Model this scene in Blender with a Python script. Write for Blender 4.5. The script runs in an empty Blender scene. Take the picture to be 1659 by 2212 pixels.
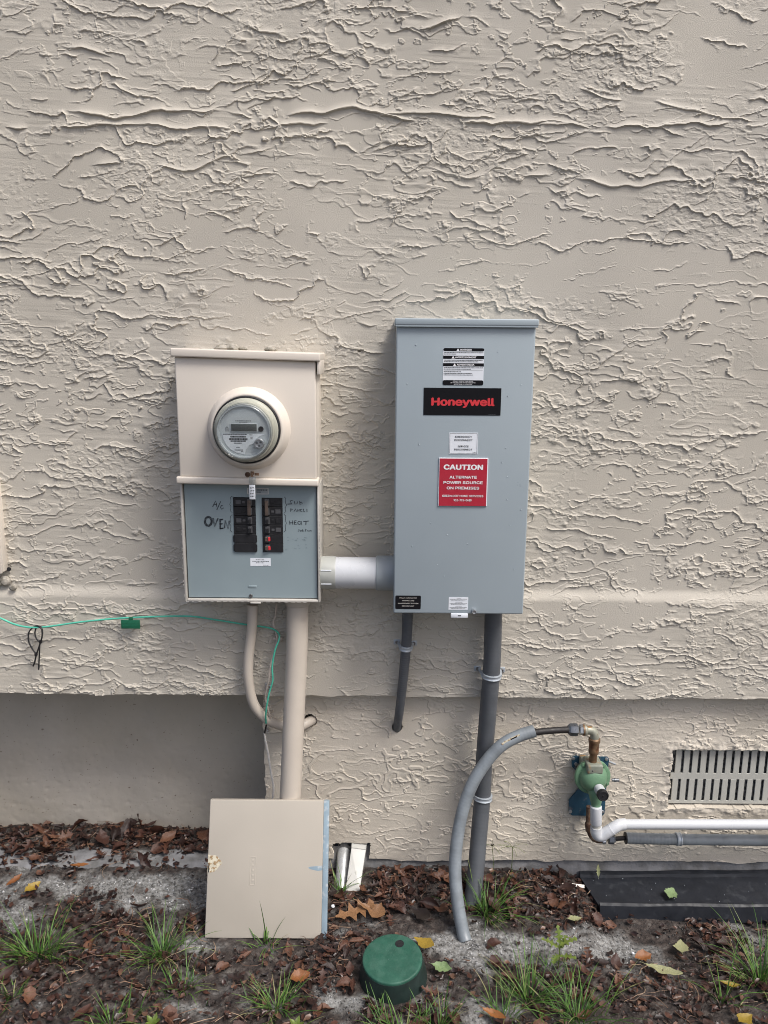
import bpy, bmesh, math, random
import numpy as np
from mathutils import Vector, Matrix
random.seed(7)
rng = np.random.default_rng(11)
R_ = math.radians
scene = bpy.context.scene
col = scene.collection

# ---------------------------------------------------------------- camera
FPX, PITCH, ROLL, DIST, EYE = 1703.0, R_(11.7), 0.008, 2.15, 1.58
F = Vector((0, math.cos(PITCH), -math.sin(PITCH)))
_U = Vector((0, math.sin(PITCH), math.cos(PITCH)))
_R = Vector((1, 0, 0))
CR = _R * math.cos(ROLL) + _U * math.sin(ROLL)
CU = _U * math.cos(ROLL) - _R * math.sin(ROLL)
CAM = Vector((0, -DIST, EYE))
cd = bpy.data.cameras.new('camera')
cam = bpy.data.objects.new('camera', cd)
col.objects.link(cam)
m3 = Matrix((CR, CU, -F)).transposed()
cam.matrix_world = Matrix.Translation(CAM) @ m3.to_4x4()
cd.sensor_fit = 'VERTICAL'
cd.sensor_height = 36
cd.lens = FPX / 2212 * 36
cd.clip_start = 0.05
cd.clip_end = 400
scene.camera = cam
scene.cycles.use_denoising = True
scene.cycles.filter_width = 1.0

def at(x, y, Y=None, Z=None):
    """survey helper: the place on the plane y=Y (or z=Z) that was measured at this spot of the photograph"""
    d = F + CR * ((x - 829.5) / FPX) + CU * ((1106 - y) / FPX)
    t = (Y - CAM.y) / d.y if Y is not None else (Z - CAM.z) / d.z
    return CAM + d * t

# ---------------------------------------------------------------- sky and sun (overcast)
SUN_EL, SUN_AZ = R_(56), R_(50)          # azimuth measured from -y (towards the viewer's side) to +x
world = bpy.data.worlds.new('World')
scene.world = world
world.use_nodes = True
wn = world.node_tree.nodes
wl = world.node_tree.links
wn.clear()
sky = wn.new('ShaderNodeTexSky')
sky.sky_type = 'NISHITA'
sky.sun_disc = False
sky.sun_elevation = SUN_EL
sky.sun_rotation = math.pi - SUN_AZ
sky.air_density = 0.9
sky.dust_density = 5.0
sky.ozone_density = 1.0
bg = wn.new('ShaderNodeBackground')
bg.inputs['Strength'].default_value = 0.114
out = wn.new('ShaderNodeOutputWorld')
wl.new(sky.outputs[0], bg.inputs[0])
wl.new(bg.outputs[0], out.inputs[0])
sd = bpy.data.lights.new('sun', 'SUN')
sd.energy = 1.9
sd.angle = R_(19)
sd.color = (1.0, 0.99, 0.97)
sun = bpy.data.objects.new('sun', sd)
col.objects.link(sun)
sdir = Vector((math.sin(SUN_AZ) * math.cos(SUN_EL), -math.cos(SUN_AZ) * math.cos(SUN_EL), math.sin(SUN_EL)))
sun.rotation_euler = sdir.to_track_quat('Z', 'Y').to_euler()
sun.location = sdir * 20
vs = scene.view_settings
vs.view_transform = 'Standard'
vs.look = 'None'
vs.exposure = 0.56
vs.gamma = 1.0
vs.use_curve_mapping = False

# ---------------------------------------------------------------- helpers: noise
def _grad(ix, iy, seed):
    h = (ix.astype(np.int64) * 374761393 + iy.astype(np.int64) * 668265263 + seed * 974711) & 0xffffffff
    h = ((h ^ (h >> 13)) * 1274126177) & 0xffffffff
    h = h ^ (h >> 16)
    return (h & 0xffff).astype(np.float32) * (2 * np.pi / 65536)
def perlin(x, y, seed=0):
    x = np.asarray(x, np.float32); y = np.asarray(y, np.float32)
    x0 = np.floor(x); y0 = np.floor(y); fx = x - x0; fy = y - y0
    u = fx * fx * fx * (fx * (fx * 6 - 15) + 10); v = fy * fy * fy * (fy * (fy * 6 - 15) + 10)
    def g(i, j):
        a = _grad(x0 + i, y0 + j, seed)
        return np.cos(a) * (fx - i) + np.sin(a) * (fy - j)
    a = g(0, 0); b = g(1, 0); c = g(0, 1); d = g(1, 1)
    a = a + (b - a) * u; c = c + (d - c) * u
    return (a + (c - a) * v) * 1.5
def fbm(x, y, o=3, seed=0, gain=.5):
    t = 0; a = 1.
    for k in range(o):
        t = t + a * perlin(x * 2 ** k + 17.3 * k, y * 2 ** k - 9.1 * k, seed + k * 13); a *= gain
    return t
def sst(a, b, x):
    t = np.clip((x - a) / (b - a), 0, 1)
    return t * t * (3 - 2 * t)
def lips(X, Z, period, tilt, warp, amp, ramp, mlo, mhi, seed, mf=(3.2, 7), jag=.11):
    """ridges left by the trowel: a ramp that swells downwards and breaks off in a ragged lip"""
    u = -Z / period + tilt * X / period + warp * (fbm(X * 1.9, Z * 4.5, 2, seed) + .36 * fbm(X * 8, Z * 13, 2, seed + 3) + jag * fbm(X * 28, Z * 34, 3, seed + 5))
    k = np.floor(u); s = u - k
    m = sst(mlo, mhi, fbm(X * mf[0] + k * 7.7, Z * mf[1] + k * 3.1, 3, seed + 9))
    c = .0024 / period
    d = np.maximum(0, (1 - c) - s) * period
    return amp * m * (.74 * np.exp(-d / ramp) + .26 * np.exp(-d / (ramp * 4.))) * np.where(s > 1 - c, (1 - s) / c, 1.)
def plates(X, Z, fx, fz, t, w, amp, seed, warp=.22):
    wx = fbm(X * fx * 2.2, Z * fz * 2.2, 2, seed + 50); wz = fbm(X * fx * 2.2, Z * fz * 2.2, 2, seed + 60)
    n = fbm(X * fx + warp * wx, Z * fz + warp * wz, 2, seed)
    return amp * sst(t, t + w, n) * (1 - .8 * sst(t + w, t + w + .3, n))
def stucco(X, Z):
    busy = sst(-.35, .35, fbm(X * 1.6, Z * 2.0, 2, 91) + np.interp(Z, [0, 1., 1.35, 1.75, 2.05, 2.5], [.0, .05, .15, .2, -.1, -.15]))
    h = lips(X, Z, .15, .03, .9, .0058, .005, -.10, .20, 1, (3.2, 7))
    h = np.maximum(h, lips(X, Z, .10, -.10, 1.0, .0048, .0045, -.12, .18, 21, (5, 8)))
    h = np.maximum(h, lips(X, Z, .07, .15, 1.1, .0039, .0038, -.10, .18, 31, (6.5, 9)) * (.7 + .3 * busy))
    h = np.maximum(h, lips(X, Z, .05, -.25, 1.2, .0033, .0033, .02, .26, 41, (8, 11)) * (.5 + .5 * busy))
    h = h + plates(X, Z, 6, 14, .38, .03, .0022, 61) * (.4 + .6 * busy)
    h = h + plates(X, Z, 14, 24, .44, .05, .0022, 71) * (.2 + .8 * busy)
    h = h + plates(X, Z, 30, 38, .55, .08, .0020, 75) * (.3 + .7 * busy)
    rough = sst(.05, .45, fbm(X * 2.6, Z * 4.4, 3, 81))
    h = h + .0010 * rough * np.abs(fbm(X * 45, Z * 75, 3, 83)) + .0009 * rough * sst(.2, .35, perlin(X * 60, Z * 85, 87))
    h = h + .00038 * fbm(X * 2.5, Z * 80 + X * 4, 3, 95) * (1 - .6 * rough) + .0022 * fbm(X * 2.0, Z * 3.0, 2, 97)
    return h

# ---------------------------------------------------------------- helpers: objects
def tag(o, label=None, cat=None, group=None, kind=None):
    if label: o['label'] = label
    if cat: o['category'] = cat
    if group: o['group'] = group
    if kind: o['kind'] = kind
    return o
def thing(name, label, cat, loc, group=None):
    o = bpy.data.objects.new(name, None)
    o.empty_display_size = 0.05
    col.objects.link(o)
    o.location = loc
    return tag(o, label, cat, group)
def root_loc(p):
    while p.parent: p = p.parent
    return p.location
def link_mesh(name, me, mat, parent=None, loc=None):
    o = bpy.data.objects.new(name, me)
    if mat is not None:
        for k in (mat if isinstance(mat, (list, tuple)) else [mat]): me.materials.append(k)
    col.objects.link(o)
    if parent is not None: o.parent = parent
    elif loc is not None: o.location = loc
    return o
def catmull(pts, n=8):
    P = [Vector(p) for p in pts]
    P = [P[0] * 2 - P[1]] + P + [P[-1] * 2 - P[-2]]
    o = []
    for i in range(1, len(P) - 2):
        for k in range(n):
            t = k / n
            a, b, c, d = P[i - 1], P[i], P[i + 1], P[i + 2]
            o.append(.5 * ((2 * b) + (c - a) * t + (2 * a - 5 * b + 4 * c - d) * t * t + (3 * b - a - 3 * c + d) * t ** 3))
    o.append(P[-2].copy())
    return o
def resample(pts, step):
    L = [0.]
    for a, b in zip(pts, pts[1:]): L.append(L[-1] + (b - a).length)
    n = max(2, int(L[-1] / step)); o = []; j = 0
    for k in range(n + 1):
        s = L[-1] * k / n
        while j < len(L) - 2 and L[j + 1] < s: j += 1
        t = (s - L[j]) / max(1e-9, L[j + 1] - L[j])
        o.append(pts[j].lerp(pts[j + 1], min(1, max(0, t))))
    return o
class MB:
    def __init__(s): s.v = []; s.f = []; s.m = []; s.cur = 0
    def add(s, vs, fs, M=None):
        b = len(s.v)
        s.v += [tuple(M @ Vector(p)) if M is not None else tuple(p) for p in vs]
        s.f += [tuple(i + b for i in f) for f in fs]
        s.m += [s.cur] * len(fs)
        return s
    def box(s, a, b, bev=0, seg=2, M=None):
        lo = [min(p, q) for p, q in zip(a, b)]; hi = [max(p, q) for p, q in zip(a, b)]
        bm = bmesh.new()
        bmesh.ops.create_cube(bm, size=1)
        for v in bm.verts: v.co = Vector([lo[i] + (v.co[i] + .5) * (hi[i] - lo[i]) for i in range(3)])
        if bev: bmesh.ops.bevel(bm, geom=bm.edges[:], offset=bev, segments=seg, affect='EDGES', profile=.5)
        bm.verts.index_update()
        s.add([v.co[:] for v in bm.verts], [[v.index for v in f.verts] for f in bm.faces], M)
        bm.free()
        return s
    def tube(s, pts, r, n=16, caps=True, flat=None):
        P = [Vector(p) for p in pts]; k = len(P)
        rs = r if isinstance(r, (list, tuple)) else [r] * k
        T = [(P[min(i + 1, k - 1)] - P[max(i - 1, 0)]).normalized() for i in range(k)]
        N = T[0].orthogonal().normalized(); vs = []; fs = []
        for i in range(k):
            N = (N - T[i] * N.dot(T[i])).normalized(); B = T[i].cross(N)
            for j in range(n):
                a = 2 * math.pi * j / n
                vs.append(P[i] + (N * math.cos(a) + B * math.sin(a)) * rs[i])
        for i in range(k - 1):
            for j in range(n):
                fs.append((i * n + j, i * n + (j + 1) % n, (i + 1) * n + (j + 1) % n, (i + 1) * n + j))
        if caps:
            fs.append(tuple(range(n - 1, -1, -1))); fs.append(tuple((k - 1) * n + j for j in range(n)))
        return s.add(vs, fs)
    def lathe(s, prof, o, axis, n=32, rot=0):
        """profile of (radius, distance along axis)"""
        o = Vector(o); A = Vector(axis).normalized(); N = A.orthogonal().normalized(); B = A.cross(N); vs = []; fs = []
        for (r, t) in prof:
            for j in range(n):
                a = 2 * math.pi * j / n + rot
                vs.append(o + A * t + (N * math.cos(a) + B * math.sin(a)) * max(r, 1e-5))
        for i in range(len(prof) - 1):
            for j in range(n):
                fs.append((i * n + j, i * n + (j + 1) % n, (i + 1) * n + (j + 1) % n, (i + 1) * n + j))
        if prof[0][0] > 1e-4: fs.append(tuple(range(n - 1, -1, -1)))
        if prof[-1][0] > 1e-4: fs.append(tuple((len(prof) - 1) * n + j for j in range(n)))
        return s.add(vs, fs)
    def prism(s, poly, o, u, v, d):
        """polygon in the plane o,u,v made d thick along u x v"""
        o = Vector(o); u = Vector(u); v = Vector(v); w = u.cross(v).normalized() * d; n = len(poly)
        a = [o + u * p[0] + v * p[1] for p in poly]
        fs = [tuple(range(n, 2 * n)), tuple(range(n - 1, -1, -1))] + [(i, (i + 1) % n, n + (i + 1) % n, n + i) for i in range(n)]
        return s.add(a + [q + w for q in a], fs)
    def ribbon(s, pts, wd, y):
        """flat pen stroke on the plane y: pts are (x, z)"""
        n = len(pts); vs = []
        for i in range(n):
            a = Vector(pts[max(0, i - 1)]); b = Vector(pts[min(n - 1, i + 1)]); t = (b - a)
            t = t.normalized() if t.length > 1e-9 else Vector((1, 0)); q = Vector((-t.y, t.x)) * wd / 2; c = Vector(pts[i])
            vs += [(c.x + q.x, y, c.y + q.y), (c.x - q.x, y, c.y - q.y)]
        return s.add(vs, [(2 * i, 2 * i + 1, 2 * i + 3, 2 * i + 2) for i in range(n - 1)])
    def text(s, string, size, x, z, y, bold=0., sx=1., align='CENTER', rot=0., fit=None):
        vs, fs = text_mesh(string, size, 0., sx, align)
        if fit:
            k_ = fit / (max(p[0] for p in vs) - min(p[0] for p in vs)); vs = [(p[0] * k_, p[1]) for p in vs]
        for i, (du, dv) in enumerate(((0, 0),) if not bold else ((-1, 0), (1, 0), (0, -.7), (0, .7), (-.7, -.5), (.7, .5), (0, 0))):
            s.add([(x + p[0] + du * bold, y - i * .00004, z + p[1] + dv * bold) for p in vs], fs)
        return s
    def build(s, name, mat, parent=None, smooth=35, loc=None, kind=None, label=None):
        o0 = Vector(root_loc(parent)) if parent is not None else (Vector(loc) if loc is not None else Vector((0, 0, 0)))
        me = bpy.data.meshes.new(name)
        me.from_pydata([(p[0] - o0.x, p[1] - o0.y, p[2] - o0.z) for p in s.v], [], s.f)
        if s.cur: me.polygons.foreach_set('material_index', s.m)
        if smooth:
            me.polygons.foreach_set('use_smooth', [True] * len(me.polygons))
            me.set_sharp_from_angle(angle=R_(smooth))
        me.update()
        o = link_mesh(name, me, mat, parent, o0)
        if kind: o['kind'] = kind
        if label: o['label'] = label
        return o
_tc = {}
try: FONT = bpy.data.fonts.load(bpy.utils.system_resource('DATAFILES', path='fonts') + '/Inter.woff2')
except Exception: FONT = None
def text_mesh(string, size, bold, sx, align):
    key = (string, size, bold, sx, align)
    if key in _tc: return _tc[key]
    c = bpy.data.curves.new('t', 'FONT')
    c.body = string; c.size = size; c.align_x = align; c.align_y = 'CENTER'; c.offset = bold; c.resolution_u = 3
    if FONT: c.font = FONT
    o = bpy.data.objects.new('t', c)
    col.objects.link(o)
    dg = bpy.context.evaluated_depsgraph_get()
    me = bpy.data.meshes.new_from_object(o.evaluated_get(dg))
    r = ([(v.co.x * sx, v.co.y) for v in me.vertices], [tuple(p.vertices) for p in me.polygons])
    bpy.data.objects.remove(o); bpy.data.curves.remove(c); bpy.data.meshes.remove(me)
    _tc[key] = r
    return r
def grid_mesh(name, X, Y, Z, mat, parent=None, attrs=None, loc=None, smooth=True):
    o0 = Vector(root_loc(parent)) if parent is not None else Vector(loc or (0, 0, 0))
    nr, nc = X.shape
    co = np.stack([X - o0.x, Y - o0.y, Z - o0.z], -1).astype(np.float32).reshape(-1)
    i = np.arange((nr - 1) * (nc - 1)); r = i // (nc - 1); c = i % (nc - 1); a = r * nc + c
    q = np.stack([a, a + 1, a + nc + 1, a + nc], -1).astype(np.int32)
    me = bpy.data.meshes.new(name)
    me.vertices.add(nr * nc); me.vertices.foreach_set('co', co)
    me.loops.add(q.size); me.loops.foreach_set('vertex_index', q.reshape(-1))
    me.polygons.add(len(q)); me.polygons.foreach_set('loop_start', np.arange(0, q.size, 4, dtype=np.int32))
    try: me.polygons.foreach_set('loop_total', np.full(len(q), 4, np.int32))
    except Exception: pass
    me.polygons.foreach_set('use_smooth', np.full(len(q), smooth))
    for k, v in (attrs or {}).items():
        at_ = me.attributes.new(k, 'FLOAT', 'POINT'); at_.data.foreach_set('value', v.astype(np.float32).reshape(-1))
    me.update(); me.validate()
    return link_mesh(name, me, mat, parent, loc)

# ---------------------------------------------------------------- helpers: materials
def mat(name, c, rough=.5, metal=0., var=.0, vs=8., c2=None, cs=6., cut=(.45, .62), bump=0., bs=150., spec=.5, coat=0., detail=4., stretch=None, spk=None, mud=None):
    """c base colour, var value mottling, c2 second colour in patches, spk (colour, scale, threshold) specks"""
    m = bpy.data.materials.new(name); m.use_nodes = True
    n = m.node_tree.nodes; l = m.node_tree.links; p = n['Principled BSDF']
    p.inputs['Roughness'].default_value = rough; p.inputs['Metallic'].default_value = metal
    p.inputs['Specular IOR Level'].default_value = spec; p.inputs['Coat Weight'].default_value = coat
    tc = n.new('ShaderNodeTexCoord'); src = tc.outputs['Object']
    if stretch:
        mp = n.new('ShaderNodeMapping'); mp.inputs['Scale'].default_value = stretch; l.new(src, mp.inputs[0]); src = mp.outputs[0]
    def noise(s, d=detail):
        t = n.new('ShaderNodeTexNoise'); t.inputs['Scale'].default_value = s; t.inputs['Detail'].default_value = d; l.new(src, t.inputs['Vector']); return t.outputs[0]
    def mix(f, a, b, mode='MIX'):
        x = n.new('ShaderNodeMix'); x.data_type = 'RGBA'; x.blend_type = mode
        for sock, val in ((x.inputs[0], f), (x.inputs[6], a), (x.inputs[7], b)):
            if isinstance(val, (int, float)): sock.default_value = val
            elif isinstance(val, tuple): sock.default_value = (*val[:3], 1)
            else: l.new(val, sock)
        return x.outputs[2]
    def mr(v, a, b, lo=0., hi=1.):
        x = n.new('ShaderNodeMapRange'); x.inputs[1].default_value = a; x.inputs[2].default_value = b; x.inputs[3].default_value = lo; x.inputs[4].default_value = hi; l.new(v, x.inputs[0]); return x.outputs[0]
    cur = tuple(c)
    if c2 is not None: cur = mix(mr(noise(cs), cut[0], cut[1]), cur, tuple(c2))
    if spk is not None: cur = mix(mr(noise(spk[1], 2), spk[2], spk[2] + .05), cur, tuple(spk[0]))
    if var:
        f = mr(noise(vs), .3, .7, 1 - var, 1 + var)
        cc = n.new('ShaderNodeCombineColor')
        for k in range(3): l.new(f, cc.inputs[k])
        cur = mix(1., cur, cc.outputs[0], 'MULTIPLY')
        l.new(mr(noise(vs * 2.3), .3, .7, max(0, rough - .12), min(1, rough + .12)), p.inputs['Roughness'])
    if mud is not None:
        sp_ = n.new('ShaderNodeSeparateXYZ'); l.new(tc.outputs['Object'], sp_.inputs[0])
        a_ = mr(sp_.outputs[2], 0., mud[0], .30, -.22); nz_ = n.new('ShaderNodeMath'); nz_.operation = 'ADD'; l.new(a_, nz_.inputs[0]); l.new(noise(45, 6), nz_.inputs[1])
        cur = mix(mr(nz_.outputs[0], .56, .70, 0., .8), cur, tuple(mud[1]))
    if isinstance(cur, tuple): p.inputs['Base Color'].default_value = (*cur, 1)
    else: l.new(cur, p.inputs['Base Color'])
    if bump:
        b = n.new('ShaderNodeBump'); b.inputs['Strength'].default_value = 1.; b.inputs['Distance'].default_value = bump
        l.new(noise(bs), b.inputs['Height']); l.new(b.outputs[0], p.inputs['Normal'])
    return m
def ramp_mat(name, attr, stops, rough=.6, trans=0., bump=0., bs=200.):
    m = bpy.data.materials.new(name); m.use_nodes = True
    n = m.node_tree.nodes; l = m.node_tree.links; p = n['Principled BSDF']; p.inputs['Roughness'].default_value = rough
    if attr == 'OBJ': a = n.new('ShaderNodeObjectInfo').outputs['Random']
    else:
        an = n.new('ShaderNodeAttribute'); an.attribute_name = attr; a = an.outputs['Fac']
    r = n.new('ShaderNodeValToRGB'); e = r.color_ramp.elements
    while len(e) < len(stops): e.new(.5)
    for k, (pos, c) in enumerate(stops): e[k].position = pos; e[k].color = (*c, 1)
    l.new(a, r.inputs[0])
    tc = n.new('ShaderNodeTexCoord'); t = n.new('ShaderNodeTexNoise'); t.inputs['Scale'].default_value = 60; t.inputs['Detail'].default_value = 4; l.new(tc.outputs['Object'], t.inputs['Vector'])
    mx = n.new('ShaderNodeMix'); mx.data_type = 'RGBA'; mx.blend_type = 'MULTIPLY'; mx.inputs[0].default_value = 1
    g = n.new('ShaderNodeMapRange'); g.inputs[1].default_value = .3; g.inputs[2].default_value = .7; g.inputs[3].default_value = .55; g.inputs[4].default_value = 1.35; l.new(t.outputs[0], g.inputs[0])
    cc = n.new('ShaderNodeCombineColor')
    for k in range(3): l.new(g.outputs[0], cc.inputs[k])
    l.new(r.outputs[0], mx.inputs[6]); l.new(cc.outputs[0], mx.inputs[7]); l.new(mx.outputs[2], p.inputs['Base Color'])
    if bump:
        b = n.new('ShaderNodeBump'); b.inputs['Distance'].default_value = bump; l.new(t.outputs[0], b.inputs['Height']); l.new(b.outputs[0], p.inputs['Normal'])
    if trans:
        o = n['Material Output']; tr = n.new('ShaderNodeBsdfTranslucent'); l.new(mx.outputs[2], tr.inputs[0])
        ms = n.new('ShaderNodeMixShader'); ms.inputs[0].default_value = trans; l.new(p.outputs[0], ms.inputs[1]); l.new(tr.outputs[0], ms.inputs[2]); l.new(ms.outputs[0], o.inputs[0])
    return m
def clear_mat(name, tint=(1, 1, 1), gloss=.12, rough=.05):
    m = bpy.data.materials.new(name); m.use_nodes = True
    n = m.node_tree.nodes; l = m.node_tree.links; n.remove(n['Principled BSDF']); o = n['Material Output']
    t = n.new('ShaderNodeBsdfTransparent'); t.inputs[0].default_value = (*tint, 1)
    g = n.new('ShaderNodeBsdfGlossy'); g.inputs['Roughness'].default_value = rough
    lw = n.new('ShaderNodeLayerWeight'); lw.inputs[0].default_value = .35
    a = n.new('ShaderNodeMath'); a.operation = 'MULTIPLY_ADD'; a.inputs[1].default_value = .24; a.inputs[2].default_value = gloss * .4; l.new(lw.outputs['Fresnel'], a.inputs[0])
    ms = n.new('ShaderNodeMixShader'); l.new(a.outputs[0], ms.inputs[0]); l.new(t.outputs[0], ms.inputs[1]); l.new(g.outputs[0], ms.inputs[2]); l.new(ms.outputs[0], o.inputs[0])
    return m

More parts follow.
